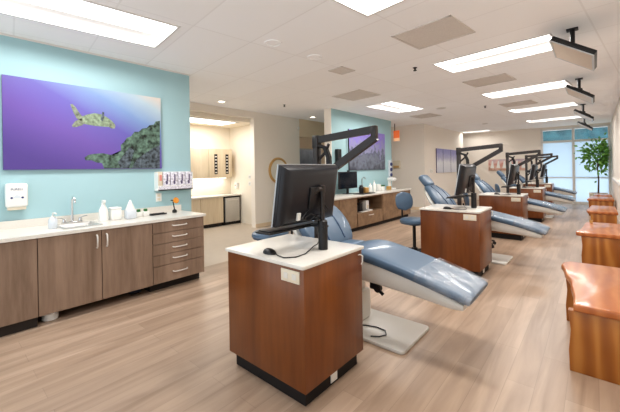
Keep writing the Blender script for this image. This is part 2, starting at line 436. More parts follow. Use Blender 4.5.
def ceil_vent(x, y, w, h, label, name='ceiling_vent', slats=0):
    t = thing(name, label, 'vent', (x, y, CZ), CA, 'grey ceiling vents')
    g = G()
    for q in ((-w/2, w/2, -h/2, -h/2+.02), (-w/2, w/2, h/2-.02, h/2), (-w/2, -w/2+.02, -h/2, h/2), (w/2-.02, w/2, -h/2, h/2)):
        g.box(q[0], q[1], q[2], q[3], -0.012, -0.001)
    g.done('frame', M['vent'], t, smooth=None)
    G().box(-w/2+.02, w/2-.02, -h/2+.02, h/2-.02, -0.006, -0.001).done('grille', M['vent'], t, smooth=None)
ceil_vent(-1.31, 3.58, 0.66, 0.60, 'large grey perforated return air vent nearest the camera')
ceil_vent(-1.33, 6.18, 0.66, 0.56, 'grey air vent between the first and second row lights')
ceil_vent(-1.33, 8.95, 0.66, 0.56, 'grey air vent between the second and third row lights')
ceil_vent(-3.54, 5.50, 0.70, 0.66, 'grey air vent in front of the second blue wall')
ceil_vent(-2.79, 3.96, 0.26, 0.30, 'small square grey vent left of the large return vent')
ceil_vent(-3.56, 9.07, 0.64, 0.64, 'grey air vent beyond the light at the second blue wall')
def round_fix(name, label, cat, x, y, r, mat, group=None, rim=None):
    t = thing(name, label, cat, (x, y, CZ), 0, group)
    G().lathe([(r*0.78, -0.002), (r*0.8, -0.012), (r, -0.012), (r*1.02, -0.001)]).done('rim', rim or M['frame_white'], t)
    G().lathe([(0, -0.001), (0, -0.007), (r*0.76, -0.007), (r*0.78, -0.001)]).done('disc', mat, t)
round_fix('downlight', 'round recessed downlight in front of the kitchenette opening', 'ceiling light', -5.84, 3.95, 0.085, M['can'], 'round downlights')
round_fix('downlight', 'round recessed downlight left of the second blue wall', 'ceiling light', -5.86, 6.9, 0.085, M['can'], 'round downlights')
round_fix('ceiling_speaker', 'grey round ceiling speaker beyond the second blue wall light', 'speaker', -2.83, 8.2, 0.11, M['vent'])
round_fix('smoke_detector', 'round grey detector far along the ceiling near the back wall', 'detector', -2.8, 12.3, 0.09, M['vent'])
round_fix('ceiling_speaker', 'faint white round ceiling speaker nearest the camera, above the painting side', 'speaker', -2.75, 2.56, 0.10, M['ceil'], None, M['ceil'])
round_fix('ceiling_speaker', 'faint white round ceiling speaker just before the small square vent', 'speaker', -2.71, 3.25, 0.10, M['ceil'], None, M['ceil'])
for x, y, lb in ((-1.95, 4.6, 'black sprinkler head between the large vent and the nearest row light'),
                 (-5.2, 5.15, 'black sprinkler head above the corridor on the left'),
                 (-1.97, 8.7, 'black sprinkler head left of the third row vent')):
    t = thing('ceiling_sprinkler', lb, 'sprinkler', (x, y, CZ), 0, 'ceiling sprinkler heads')
    G().lathe([(0.03, -0.001), (0.032, -0.006), (0.012, -0.01), (0.012, -0.035), (0.004, -0.04)], n=12).done('body', M['blackmat'], t)
    G().lathe([(0.0, -0.040), (0.026, -0.042), (0.026, -0.046), (0.0, -0.047)], n=12).done('deflector', M['blackmat'], t)

# ------------------------------------------------------------------ far window
w = thing('window_1', 'wide white framed window with frosted panes', 'window', (0, 15.4, 0)); w['kind'] = 'structure'
del w['label']; del w['category']
g = G()
for q in ((-1.57, -1.50, 0, 2.80), (-0.63, -0.55, 0, 2.80), (0.35, 0.42, 0, 2.80)): g.box(q[0], q[1], -0.04, 0.06, q[2], q[3])
for z0, z1 in ((0, 0.08), (2.26, 2.34), (2.74, 2.80)): g.box(-1.57, 0.42, -0.035, 0.055, z0, z1)
g.done('window_frame', M['frame_white'], w, smooth=None)
G().box(-1.50, 0.35, -0.03, 0.05, 0.93, 0.965).done('middle_rail', M['vent'], w, smooth=None)
for x0, x1 in ((-1.50, -0.63), (-0.55, 0.35)):
    G().face([(x0, 0.01, 0.08), (x1, 0.01, 0.08), (x1, 0.01, 2.26), (x0, 0.01, 2.26)]).done('frosted_pane', M['frosted'], w, smooth=None)
    G().face([(x0, 0.01, 2.34), (x1, 0.01, 2.34), (x1, 0.01, 2.74), (x0, 0.01, 2.74)]).done('clear_pane', M['glass'], w, smooth=None)
ob = struct(G().box(-4.0, 2.5, 17.2, 17.5, 1.9, 4.6).done('exterior_awning', M['teal'], smooth=None))  # teal exterior awning plane beyond the window, seen through the clear panes

# ------------------------------------------------------------------ left run of cabinets
FX = -3.92
def bar_handle(p0, p1, out, r=0.008):
    p0, p1, out = Vector(p0), Vector(p1), Vector(out)
    g = G(); d = p1-p0
    g.tube([p0, p0+out*0.7+d*0.02, p0+out+d*0.1, p0+out*1.15+d*0.5, p0+out+d*0.9, p0+out*0.7+d*0.98, p1], r, 8)
    return g
def handle_v(parent, y, z0, z1): bar_handle((FX+0.018, y, z0), (FX+0.018, y, z1), (0.03, 0, 0)).done('handle', M['satin'], parent)
def cab(label, y0, y1, toe):
    t = thing('base_cabinet', label, 'cabinet', (0, 0, 0), 0, None)
    G().box(WX+0.005, FX, y0+0.001, y1-0.001, 0.10, 0.83).done('carcass', M['taupe'], t, smooth=None)
    if toe: G().box(WX+0.005, toe, y0+0.001, y1-0.001, 0.0, 0.10).done('toe_kick', M['taupe_dark'], t, smooth=None)
    return t
def door(parent, y0, y1, z0=0.10, z1=0.825):
    return G().box(FX, FX+0.02, y0+0.003, y1-0.003, z0, z1, 0.002).done('door', M['taupe'], parent, smooth=None)
cA = cab('taupe wood base cabinet at the far left edge under the blue wall', -0.62, 0.627, -3.945)
d_ = door(cA, -0.62, 0.0); d_ = door(cA, 0.0, 0.627)
cB = cab('taupe wood two-door sink cabinet under the steel sink', 0.627, 1.672, -4.30)  # dark recessed panel added to stand in for shade in the open gap below
d1 = door(cB, 0.627, 1.15); handle_v(d1, 1.105, 0.65, 0.78)
d2 = door(cB, 1.15, 1.672); handle_v(d2, 1.195, 0.65, 0.78)
cC = cab('taupe wood cabinet of five drawers at the right end of the counter', 1.672, 2.315, -4.0)
G().box(WX+0.005, FX+0.02, 2.315, 2.332, 0.10, 0.83).done('end_panel', M['taupe'], cC, smooth=None)
zz = [0.10, 0.305, 0.435, 0.565, 0.695, 0.825]
for a, b in zip(zz[:-1], zz[1:]):
    dr = G().box(FX, FX+0.02, 1.675, 2.312, a+0.003, b-0.003, 0.002).done('drawer', M['taupe'], cC, smooth=None)
    zc = (a+b)/2+0.01
    bar_handle((FX+0.02, 1.91, zc), (FX+0.02, 2.09, zc), (0.028, 0, -0.004)).done('handle', M['satin'], dr)
wt = thing('worktop', 'long white speckled worktop with backsplash along the blue wall', 'worktop')
g = G()
SX0, SX1, SY0, SY1 = -4.40, -4.04, 0.87, 1.19
for q in ((WX+.004, SX0, -0.62, 2.36), (SX1, FX+0.035, -0.62, 2.36), (SX0, SX1, -0.62, SY0), (SX0, SX1, SY1, 2.36)):
    g.box(q[0], q[1], q[2], q[3], 0.83, 0.862)
g.done('counter_slab', M['stone'], wt, smooth=None)
G().box(WX+.004, WX+0.024, -0.62, 2.36, 0.862, 0.945).done('backsplash', M['stone'], wt, smooth=None)
sk = thing('sink', 'small stainless steel sink set in the white worktop', 'sink')
g = G()
g.box(SX0-.015, SX0+.01, SY0-.015, SY1+.015, 0.8625, 0.868); g.box(SX1-.01, SX1+.015, SY0-.015, SY1+.015, 0.8625, 0.868)
g.box(SX0, SX1, SY0-.015, SY0+.01, 0.8625, 0.868); g.box(SX0, SX1, SY1-.01, SY1+.015, 0.8625, 0.868)
g.done('rim', M['steel'], sk)
g = G(); o = [(SX0+.01,SY0+.01,.866),(SX1-.01,SY0+.01,.866),(SX1-.01,SY1-.01,.866),(SX0+.01,SY1-.01,.866)]
i_ = [(x+(0.03 if x < -4.2 else -0.03), y+(0.03 if y < 1 else -0.03), 0.835) for x, y, z in o]
for k in range(4): g.face([o[k], o[(k+1)%4], i_[(k+1)%4], i_[k]])
g.face(i_); g.done('basin', M['steel'], sk, smooth=None)
fx, fy = -4.47, 1.03
fa = thing('faucet', 'chrome gooseneck faucet with two lever taps behind the sink', 'faucet', (fx, fy, 0.8625))
G().box(-0.025, 0.025, -0.10, 0.10, 0, 0.02, 0.008).done('base_plate', M['chrome'], fa)
G().tube([(0,0,0.015),(0,0,0.24),(0.012,0,0.27),(0.045,0,0.29),(0.085,0,0.285),(0.105,0,0.26),(0.108,0,0.23)], 0.011, 10).done('spout', M['chrome'], fa)
for s in (-1, 1):
    h = G().lathe([(0.018,0.015),(0.018,0.045),(0.012,0.055)], (0, 0.075*s, 0), 12).done('tap', M['chrome'], fa)
    G().tube([(0,0.075*s,0.05),(0.01,0.10*s,0.065),(0.015,0.14*s,0.07)], 0.006, 8).done('lever', M['chrome'], h)

# sanitizer dispenser on the wall
sd = thing('sanitizer_dispenser', 'white wall mounted sanitizer dispenser with small blue print', 'dispenser', (WX, 0.565, 1.055))
G().box(0.0, 0.09, -0.088, 0.088, 0.03, 0.275, 0.022, seg=3).done('housing', M['white'], sd)
G().box(0.01, 0.075, -0.075, 0.075, 0.0, 0.035, 0.012).done('nozzle_tray', M['plate'], sd)
def text_mesh(txt, size, name, mat, parent, loc, rot):
    cu = bpy.data.curves.new(name, 'FONT'); cu.body = txt; cu.size = size; cu.align_x = 'CENTER'; cu.extrude = 0.0004
    tmp = bpy.data.objects.new(name, cu); C.objects.link(tmp)
    dg = bpy.context.evaluated_depsgraph_get(); me = bpy.data.meshes.new_from_object(tmp.evaluated_get(dg))
    bpy.data.objects.remove(tmp); me.materials.clear(); me.materials.append(mat)
    o = bpy.data.objects.new(name, me); C.objects.link(o); o.parent = parent; o.location = loc; o.rotation_euler = rot
    return o
text_mesh('PURELL', 0.03, 'lettering', M['navy'], sd, (0.0915, 0, 0.205), (PI/2, 0, PI/2))
g = G(); g.prism([(0.0905, -0.035+0.07*k/8, 0.125+0.03*math.sin(PI*k/8)) for k in range(9)], (0.001, 0, 0)); g.done('print', M['clearblue'], sd, smooth=None)
g = G()
for s in (-1, 1): g.lathe([(0,0),(0.011,0),(0.011,0.001),(0,0.001)], (0.0905, 0.042*s, 0.128), 10, Matrix.Rotation(PI/2, 4, 'Y'))
g.done('icon', M['navy'], sd)

# things on the worktop
CT = 0.8625
sb = thing('soap_bottle', 'clear pump soap bottle with pale liquid left of the sink', 'bottle', (-4.19, 0.80, CT))
G().lathe([(0.034,0),(0.038,0.01),(0.038,0.085),(0.03,0.105),(0.014,0.115)]).done('bottle', M['clearblue'], sb)
G().lathe([(0.016,0.113),(0.016,0.13),(0.006,0.132),(0.006,0.155)]).tube([(0,0,0.155),(0.02,0.012,0.158),(0.045,0.02,0.152)], 0.008, 8).done('pump', M['white'], sb)
sp = thing('spray_bottle', 'white tapered spray bottle standing right of the sink', 'bottle', (-4.33, 1.30, CT))
G().lathe([(0.045,0),(0.048,0.02),(0.046,0.13),(0.026,0.17),(0.018,0.19)]).done('bottle', M['white'], sp)
g = G(); g.lathe([(0.02,0.188),(0.02,0.21),(0.014,0.215)]); g.box(-0.018,0.05,-0.014,0.014,0.212,0.245,0.006); g.done('spray_head', M['white'], sp)
wb = thing('wipes_box', 'white rounded box between the two white bottles', 'box', (-4.34, 1.425, CT))
G().box(-0.06,0.06,-0.055,0.055,0,0.125,0.012).done('body', M['white'], wb); G().box(-0.063,0.063,-0.058,0.058,0.122,0.15,0.012).done('lid', M['white'], wb)
pb = thing('cone_bottle', 'pale bottle with a tall white cone cap', 'bottle', (-4.27, 1.57, CT))
G().box(-0.055,0.055,-0.055,0.055,0,0.11,0.015).done('bottle', M['clearblue'], pb)
G().lathe([(0.054,0.105),(0.05,0.12),(0.012,0.215),(0.008,0.225)]).done('cone_cap', M['white'], pb)
for k, (yy, lb) in enumerate(((1.70, 'small white box with a green top, nearer the cone bottle'), (1.785, 'small white box with a green top, nearer the drawers end'))):
    t = thing('small_box', lb, 'box', (-4.36, yy, CT), 0, 'small white boxes with green tops')
    G().box(-0.035,0.035,-0.036,0.036,0,0.06,0.004).done('carton', M['white'], t)
    G().box(-0.02,0.02,-0.018,0.018,0.058,0.092,0.004).done('green_top', M['green'], t)
tr = thing('instrument_tray', 'dark flat tray lying on the white worktop', 'tray', (-4.33, 1.93, CT))
G().box(-0.04,0.04,-0.10,0.10,0,0.012,0.004).done('tray_base', M['dgrey'], tr); G().box(-0.04,-0.03,-0.10,0.10,0.010,0.02,0.003).box(0.03,0.04,-0.10,0.10,0.010,0.02,0.003).done('tray_edge', M['black'], tr)
cl_ = thing('curing_light', 'small curing light with an amber round shield', 'lamp', (-4.36, 2.17, CT))
G().lathe([(0.03,0),(0.03,0.03),(0.012,0.045)]).tube([(0,0,0.04),(0,-0.01,0.10),(0,-0.02,0.15)], 0.008, 8).done('stand', M['black'], cl_)
G().tube([(0.0,-0.05,0.172),(0,0.0,0.165)], 0.008, 10).done('wand', M['black'], cl_)
G().lathe([(0,0),(0.04,0.0),(0.042,0.008),(0,0.012)], (0, 0.02, 0.165), 18, Matrix.Rotation(PI/2.4, 4, 'Y')).done('shield', M['amber'], cl_)
ho = thing('glove_holder', 'clear wall rack of four patterned boxes above the counter end', 'rack', (WX, 2.245, 1.165))
G().box(0,0.012,-0.25,0.25,0,0.26).box(0,0.11,-0.25,0.25,0,0.015).box(0.10,0.11,-0.25,0.25,0,0.07).box(0,0.11,-0.256,-0.25,0,0.25).box(0,0.11,0.25,0.256,0,0.25).done('rack', M['white'], ho, smooth=None)
G().box(0.1105,0.112,-0.24,0.24,0.015,0.06).done('patterned_strip', M['lilac'], ho, smooth=None)
for k in range(4):
    y = -0.125+0.108*k
    t = thing('glove_box', 'lilac patterned box with dark slot, %s of four in the wall rack' % ['leftmost', 'second', 'third', 'rightmost'][k], 'box', (WX+0.013, 2.245+y, 1.181), 0, 'patterned boxes in the wall rack')
    G().box(0.0,0.085,-0.048,0.048,0,0.24,0.004).done('carton', M['lilac'], t)
    G().box(0.085,0.0865,-0.016,0.010,0.07,0.115,0.0).box(0.085,0.0865,-0.004,0.014,0.11,0.21).done('dark_print', M['purpleink'], t, smooth=None)
t = thing('pink_box', 'pale box with a pink mark at the left end of the wall rack', 'box', (WX+0.013, 2.03, 1.181))
G().box(0,0.085,-0.034,0.029,0,0.245,0.003).done('carton', M['plate'], t); G().box(0.085,0.0865,-0.012,0.02,0.12,0.2).done('pink_mark', plain('pink_print', rgb(222,150,140), 0.5), t, smooth=None)
op = thing('outlet_plate', 'white outlet plate on the blue wall under the glove rack', 'outlet', (WX, 2.045, 1.07))
G().box(0,0.006,-0.04,0.04,-0.055,0.06,0.002).done('plate', M['white'], op); G().box(0.006,0.008,-0.018,0.018,-0.04,-0.008).done('socket', M['plate'], op); G().box(0.006,0.008,-0.018,0.018,0.01,0.042).done('socket', M['plate'], op)
cn = thing('canister', 'white round canister lying under the sink cabinet', 'canister', (-4.05, 0.74, 0))
G().lathe([(0.06,0),(0.068,0.008),(0.068,0.066),(0.06,0.072)]).done('tub', M['white'], cn); G().lathe([(0.07,0.07),(0.072,0.075),(0.07,0.09),(0.0,0.092)]).done('lid', M['clearblue'], cn)
un = thing('foot_pedal', 'dark foot pedal in the shadow under the sink cabinet', 'pedal', (-4.16, 1.55, 0))
G().box(-0.08,0.08,-0.06,0.06,0,0.02,0.006).done('pedal_base', M['dgrey'], un); G().prism([(-0.07,-0.05,0.02),(0.07,-0.05,0.02),(-0.07,-0.05,0.06)], (0,0.10,0)).done('pedal_plate', M['vinyl_dark'], un)

# turtle picture
P = thing('sea_turtle_picture', 'large purple and blue canvas of a swimming sea turtle', 'picture', (WX, 1.275, 1.47))
G().box(0.0, 0.035, -0.805, 0.805, 0, 0.97).done('canvas', M['purpleink'], P, smooth=None)
pm = print_mat('turtle_water', [(0.0, rgb(88,70,140)), (0.30, rgb(108,84,160)), (0.52, rgb(102,94,170)), (0.70, rgb(124,150,194)), (0.88, rgb(180,200,212)), (1.0, rgb(228,216,204))],
               (0.55, 0.62, -0.16), 0.06, 3, 'y', -0.8, 0.8, 0.0, 0.97)
el = [n for n in pm.node_tree.nodes if n.type == 'VALTORGB'][0]
tm = plain('turtle_skin', rgb(128,144,120), 0.5, var=0.5, scale=26, hard=0.2)
t2 = plain('turtle_flipper', rgb(122,130,112), 0.5, var=0.5, scale=34, hard=0.2)
rm = plain('reef_rock', rgb(82,104,92), 0.6, var=0.95, scale=17, hard=0.17); rm2 = plain('reef_rock_shade', rgb(80,90,98), 0.6, var=0.8, scale=24, hard=0.17)
g = G()
X = 0.036
g.face([(X,-0.805,0),(X,0.805,0),(X,0.805,0.97),(X,-0.805,0.97)])
def pix(px_, py_):   # sheet fractions (0..580, measured flat) -> local y, z
    return px_, py_
def poly(mi, pts, x):
    g.mi = mi
    bm2 = bmesh.new(); v = [bm2.verts.new((x, a, b)) for a, b in pts]; bm2.faces.new(v)
    bmesh.ops.triangulate(bm2, faces=bm2.faces[:]); g.merge(bm2)
poly(1, [(-0.118, 0.62), (-0.063, 0.649), (0.008, 0.671), (0.08, 0.666), (0.145, 0.633), (0.193, 0.597), (0.229, 0.553), (0.223, 0.518), (0.192, 0.502), (0.161, 0.519), (0.093, 0.517), (0.005, 0.519), (-0.065, 0.526), (-0.12, 0.534), (-0.152, 0.563)], X+.0006)
poly(2, [(-0.234, 0.743), (-0.213, 0.752), (-0.182, 0.718), (-0.145, 0.653), (-0.108, 0.606), (-0.13, 0.565), (-0.173, 0.586), (-0.204, 0.652)], X+.0009)
poly(2, [(-0.221, 0.505), (-0.186, 0.559), (-0.13, 0.59), (-0.087, 0.556), (-0.12, 0.514), (-0.174, 0.49), (-0.214, 0.484)], X+.0009)
poly(4, [(0.092, 0.701), (0.11, 0.689), (0.106, 0.622), (0.091, 0.58), (0.067, 0.598), (0.08, 0.646)], X+.0012)
poly(2, [(0.162, 0.574), (0.205, 0.564), (0.235, 0.54), (0.222, 0.504), (0.185, 0.501), (0.161, 0.519)], X+.0010)
poly(3, [(0.79, 0.657), (0.733, 0.644), (0.703, 0.596), (0.648, 0.584), (0.612, 0.544), (0.552, 0.531), (0.509, 0.485), (0.455, 0.481), (0.414, 0.421), (0.361, 0.396), (0.327, 0.338), (0.288, 0.302), (0.293, 0.232), (0.255, 0.19), (0.177, 0.174), (0.088, 0.192), (0.0, 0.183), (-0.065, 0.169), (-0.104, 0.136), (-0.093, 0.104), (-0.029, 0.104), (0.019, 0.078), (0.077, 0.072), (0.099, 0.005), (0.778, 0.004)], X+.0006)
poly(4, [(0.413, 0.004), (0.483, 0.131), (0.588, 0.205), (0.697, 0.283), (0.784, 0.324), (0.778, 0.004)], X+.0010)
poly(4, [(0.283, 0.004), (0.253, 0.086), (0.335, 0.199), (0.385, 0.278), (0.451, 0.237), (0.415, 0.123), (0.38, 0.004)], X+.0010)
# prints are in one mesh with the water
g.done('print', [pm, tm, t2, rm, rm2], P, smooth=None)

# ------------------------------------------------------------------ kitchenette beyond the opening
KX, KF = -7.75, -7.30
kb = thing('kitchen_base_cabinet', 'pale wood base cabinet left of the steel fridge in the kitchenette', 'cabinet')
G().box(KX+.005, KF, 3.0, 4.93, 0.09, 0.75).done('carcass', M['palewood'], kb, smooth=None)
G().box(KX+.005, KF-0.06, 3.0, 4.93, 0, 0.09).done('toe_kick', M['taupe_dark'], kb, smooth=None)
for y0 in (3.0, 3.64, 4.29): G().box(KF, KF+.018, y0+.004, y0+.64, 0.095, 0.745, .002).done('door', M['palewood'], kb, smooth=None)
fr = thing('undercounter_fridge', 'stainless steel undercounter fridge in the kitchenette', 'fridge')
G().box(KX+.01, KF-0.01, 4.94, 5.485, 0.01, 0.745).done('cabinet', M['blackmat'], fr, smooth=None)
fd = G().box(KF-0.01, KF+.03, 4.985, 5.44, 0.08, 0.71, .006).done('door', M['steel'], fr)
G().tube([(KF+.03, 5.04, 0.655),(KF+.055, 5.05, 0.655),(KF+.055, 5.37, 0.655),(KF+.03, 5.38, 0.655)], 0.008, 8).done('handle', M['satin'], fd)
G().box(KX+.004, KF+0.04, 3.0, 5.495, 0.752, 0.79, 0.004).done('worktop_kitchen', M['stone'])
tag(bpy.data.objects['worktop_kitchen'], 'white worktop of the kitchenette above the steel fridge', 'worktop'); bpy.data.objects['worktop_kitchen'].name = 'kitchen_worktop'
ku = thing('wall_cupboard', 'pale wood wall cupboard with two slotted glass strips', 'cupboard')
G().box(KX+.004, KX+0.30, 3.2, 5.33, 1.24, 2.0).done('carcass', M['palewood'], ku, smooth=None)
ys = [3.2, 3.9, 4.62, 5.33]
for a, b in zip(ys[:-1], ys[1:]):
    d_ = G().box(KX+.30, KX+.318, a+.004, b-.004, 1.245, 1.995, .002).done('door', M['palewood'], ku, smooth=None)
for yc in (4.83, 5.17):
    d_ = G().box(KX+.318, KX+.321, yc-.045, yc+.045, 1.34, 1.86).done('glass_strip', M['blackmat'], ku, smooth=None)
    g = G()
    for k in range(6): g.box(KX+.321, KX+.323, yc-.03, yc+.03, 1.37+k*.082, 1.40+k*.082)
    g.done('slot', M['vent'], d_, smooth=None)
L = bpy.data.lights.new('strip_lamp', 'AREA'); L.shape = 'RECTANGLE'; L.size = 0.08; L.size_y = 1.9; L.energy = 4; L.color = (1, .98, .94)
lo2 = bpy.data.objects.new('strip_lamp', L); C.objects.link(lo2)
ul = thing('undercabinet_light', 'glowing strip light under the kitchenette wall cupboard', 'light')
G().box(KX+.05, KX+.16, 3.3, 5.25, 1.222, 1.239).done('strip', M['lens'], ul, smooth=None)
lo2.parent = ul; lo2.location = (KX+.105, 4.27, 1.22)
t = thing('kitchen_ceiling_light', 'bright troffer light in the kitchenette ceiling', 'ceiling light', (-6.98, 4.3, 2.62))
G().box(-0.36,0.36,-0.68,0.68,-0.012,-0.001).done('frame', M['frame_white'], t, smooth=None); G().box(-0.3,0.3,-0.62,0.62,-0.018,-0.012).done('lens', M['lens'], t, smooth=None)
L = bpy.data.lights.new('kitchen_lamp', 'AREA'); L.shape = 'RECTANGLE'; L.size = 0.6; L.size_y = 1.2; L.energy = 20; L.color = (1, .97, .93)
lo = bpy.data.objects.new('kitchen_lamp', L); C.objects.link(lo); lo.parent = t; lo.location = (0,0,-0.025)
t = thing('soap_dispenser', 'white soap dispenser on the kitchenette side wall', 'dispenser', (-7.42, 5.5, 0.93))
G().box(-0.05,0.05,-0.08,0,0,0.17,0.015).done('housing', M['white'], t); G().box(-0.02,0.02,-0.085,-0.08,0.08,0.11).done('red_mark', M['orange'], t)
for k, z in enumerate((1.02, 1.2)):
    t = thing('switch_plate', ['lower', 'upper'][k]+' white switch plate on the kitchenette side wall', 'switch', (-6.9, 5.5, z), 0, 'kitchenette switch plates')
    G().box(-0.05,0.05,-0.006,0,0,0.11,0.002).done('plate', M['white'], t); G().box(-0.03,-0.008,-0.01,-0.006,0.03,0.08).box(0.008,0.03,-0.01,-0.006,0.03,0.08).done('rocker', M['steel'], t)
rmz = thing('round_mirror', 'round gold framed mirror on the beige corridor wall', 'mirror', (-6.35, 6.02, 1.41))
RY = Matrix.Rotation(PI/2, 4, 'Y')
G().lathe([(0.285,0.0),(0.285,0.03),(0.30,0.045),(0.33,0.045),(0.345,0.02),(0.345,0.0)], n=40, M=RY).done('frame', M['gold'], rmz)
G().lathe([(0,0.004),(0,0.02),(0.286,0.02),(0.286,0.004)], n=40, M=RY).done('glass', M['mirror'], rmz)
t = thing('door_sensor', 'small white sensor on the corner of the beige corridor wall', 'sensor', (-6.35, 6.82, 2.56)); G().box(0,0.035,-0.03,0.03,0,0.08,0.012).done('housing', M['white'], t); G().lathe([(0.012,0),(0.006,0.01)], (0.035,0,0.04), 12, RY).done('lens', M['plate'], t)
t = thing('corridor_panel', 'blue grey framed panel deep in the corridor', 'panel', (-9.75, 10.9, 1.35))
G().box(0,0.03,-1.15,1.1,0,1.0).done('frame', M['silver'], t, smooth=None)
pmx = print_mat('blueish_panel', [(0, rgb(104,112,124)), (0.5, rgb(150,160,174)), (1, rgb(196,206,218))], (0.1, 0.9, 0), 0.9, 3, 'y', -1.1, 1.1, 0, 1)
G().box(0.03,0.032,-1.09,1.04,0.06,0.94).done('print', pmx, t, smooth=None)

# ------------------------------------------------------------------ second blue wall
BX = -4.74
t = thing('reef_picture', 'purple underwater reef picture on the second blue wall', 'picture', (BX, 7.9, 1.38))
G().box(0,0.03,-0.95,0.93,0,1.05).done('canvas', M['purpleink'], t, smooth=None)
pr2 = print_mat('reef_print', [(0, rgb(70,72,84)), (0.3, rgb(120,126,140)), (0.42, rgb(92,96,116)), (0.55, rgb(150,150,182)), (0.8, rgb(140,126,200)), (1, rgb(150,130,208))], (0.05, 0.9, 0.02), 0.95, 7, 'y', -0.95, 0.93, 0, 1.05)
G().box(0.03,0.031,-0.95,0.93,0,1.05).done('print', pr2, t, smooth=None)
t = thing('wall_rod', 'thin black upright rod left of the reef picture', 'rod', (BX, 6.9, 1.30))
G().cyl((0.045,0,0.0),(0.045,0,1.13),0.012).done('rod', M['blackmat'], t); G().box(0,0.05,-0.02,0.02,0.04,0.08).box(0,0.05,-0.02,0.02,1.04,1.08).done('bracket', M['blackmat'], t)
t = thing('wall_speaker', 'small black speaker on the second blue wall', 'speaker', (BX, 6.46, 1.52)); G().box(0,0.09,-0.075,0.075,0,0.38,0.01).done('housing', M['black'], t); G().lathe([(0,0),(0.05,0),(0.05,0.004),(0,0.002)], (0.09,0,0.14), 18, RY).done('cone', M['dgrey'], t)
c2 = thing('long_base_cabinet', 'oak laminate base cabinet with open niche under the second blue wall', 'cabinet')
F2 = -4.08
def b2(name, par, x0, x1, y0, y1, z0, z1, m='oak', bev=0): return G().box(x0, x1, y0, y1, z0, z1, bev).done(name, M[m], par, smooth=None)
b2('carcass', c2, BX+.005, F2, 5.0, 6.27, 0.09, 0.77); 
g = G().box(BX+.005, F2, 6.27, 6.30, 0.09, 0.77).box(BX+.005, F2, 7.44, 7.47, 0.09, 0.77).box(BX+.005, F2, 6.3, 7.44, 0.09, 0.40).box(BX+.005, F2, 6.3, 7.44, 0.74, 0.77).box(BX+.005, BX+.03, 6.3, 7.44, 0.40, 0.74)
g.done('niche', M['oak'], c2, smooth=None)
b2('carcass', c2, BX+.005, F2, 7.47, 9.1, 0.09, 0.77)
b2('toe_kick', c2, BX+.005, F2-.06, 5.0, 9.1, 0, 0.09, 'taupe_dark')
b2('door', c2, F2, F2+.018, 5.6, 6.27, 0.10, 0.765, bev=.002)
dd = b2('drawer', c2, F2, F2+.018, 6.30, 7.44, 0.10, 0.39, bev=.002)
bar_handle((F2+.018, 6.77, 0.32), (F2+.018, 6.97, 0.32), (0.028,0,0)).done('handle', M['satin'], dd)
for y0, y1 in ((7.47, 7.88), (7.88, 8.29), (8.29, 8.7), (8.7, 9.1)):
    dd = b2('door', c2, F2, F2+.018, y0+.003, y1-.003, 0.10, 0.765, bev=.002)
t = G().box(BX+.004, F2+.045, 4.98, 9.14, 0.772, 0.81, .004).done('counter_worktop', M['stone']); tag(t, 'white worktop under the reef picture on the second blue wall', 'worktop')
def on2(x, y): return (x, y, 0.811)
mo = thing('desktop_monitor', 'black desktop monitor standing on the counter under the reef picture', 'monitor', on2(-4.54, 6.62), PI/2-0.05)
G().box(-0.36,0.36,-0.02,0.02,0.13,0.54,0.008).done('housing', M['black'], mo); G().box(-0.345,0.345,-0.0215,-0.0205,0.145,0.525).done('screen', M['screen'], mo, smooth=None)
G().box(-0.12,0.12,-0.08,0.08,0,0.012,0.004).box(-0.03,0.03,0.0,0.03,0.01,0.18).done('stand', M['black'], mo)
t = thing('desk_tray', 'dark tray with small goods on the counter by the monitor', 'tray', on2(-4.22, 6.85)); G().box(-0.14,0.14,-0.28,0.28,0,0.02,0.006).done('tray_base', M['blackmat'], t)
t = thing('black_pot', 'small black pot on the dark tray by the monitor', 'pot', (-4.24, 6.74, 0.832)); G().lathe([(0.05,0),(0.06,0.14),(0.05,0.15)]).done('pot', M['black'], t); G().lathe([(0.0,0.149),(0.04,0.15),(0.05,0.18),(0,0.2)]).done('lid', M['dgrey'], t)
t = thing('tan_box', 'tan carton on the dark tray by the monitor', 'box', (-4.24, 6.93, 0.832)); G().box(-0.05,0.05,-0.08,0.08,0,0.12,0.004).done('carton', M['brown'], t); G().box(-0.03,0.03,-0.05,0.05,0.119,0.14,0.004).done('lid', M['plate'], t)
f2 = thing('counter_faucet', 'slim chrome faucet on the counter right of the monitor', 'faucet', on2(-4.6, 7.35)); G().lathe([(0.03,0),(0.03,0.02),(0.012,0.03)]).done('base', M['chrome'], f2); G().tube([(0,0,0.02),(0,0,0.33),(0.03,0,0.37),(0.08,0,0.38),(0.11,0,0.34)], 0.014, 8).done('spout', M['chrome'], f2)
for k, (yy, h, r, lb) in enumerate(((7.6, 0.22, 0.05, 'white bottle right of the slim faucet on the far counter'), (7.8, 0.28, 0.045, 'taller white bottle on the far counter under the reef picture'), (8.02, 0.17, 0.07, 'white tub in the middle of the far counter'), (8.22, 0.14, 0.08, 'low white jar right of the tub on the far counter'))):
    t = thing('white_bottle' if k < 2 else 'white_tub', lb, 'bottle' if k < 2 else 'jar', on2(-4.5, yy)); G().lathe([(r*.95,0),(r,0.01),(r,h*.65),(r*.5,h*.8),(r*.35,h*.85)] if k < 2 else [(r*.9,0),(r,0.01),(r,h*.8)]).done('body', M['white'], t)
    G().lathe([(r*.4,h*.84),(r*.4,h),(r*.2,h)] if k < 2 else [(r*1.05,h*.79),(r*1.05,h),(r*.3,h*1.02)]).done('cap', M['white'] if k != 3 else M['green'], t)
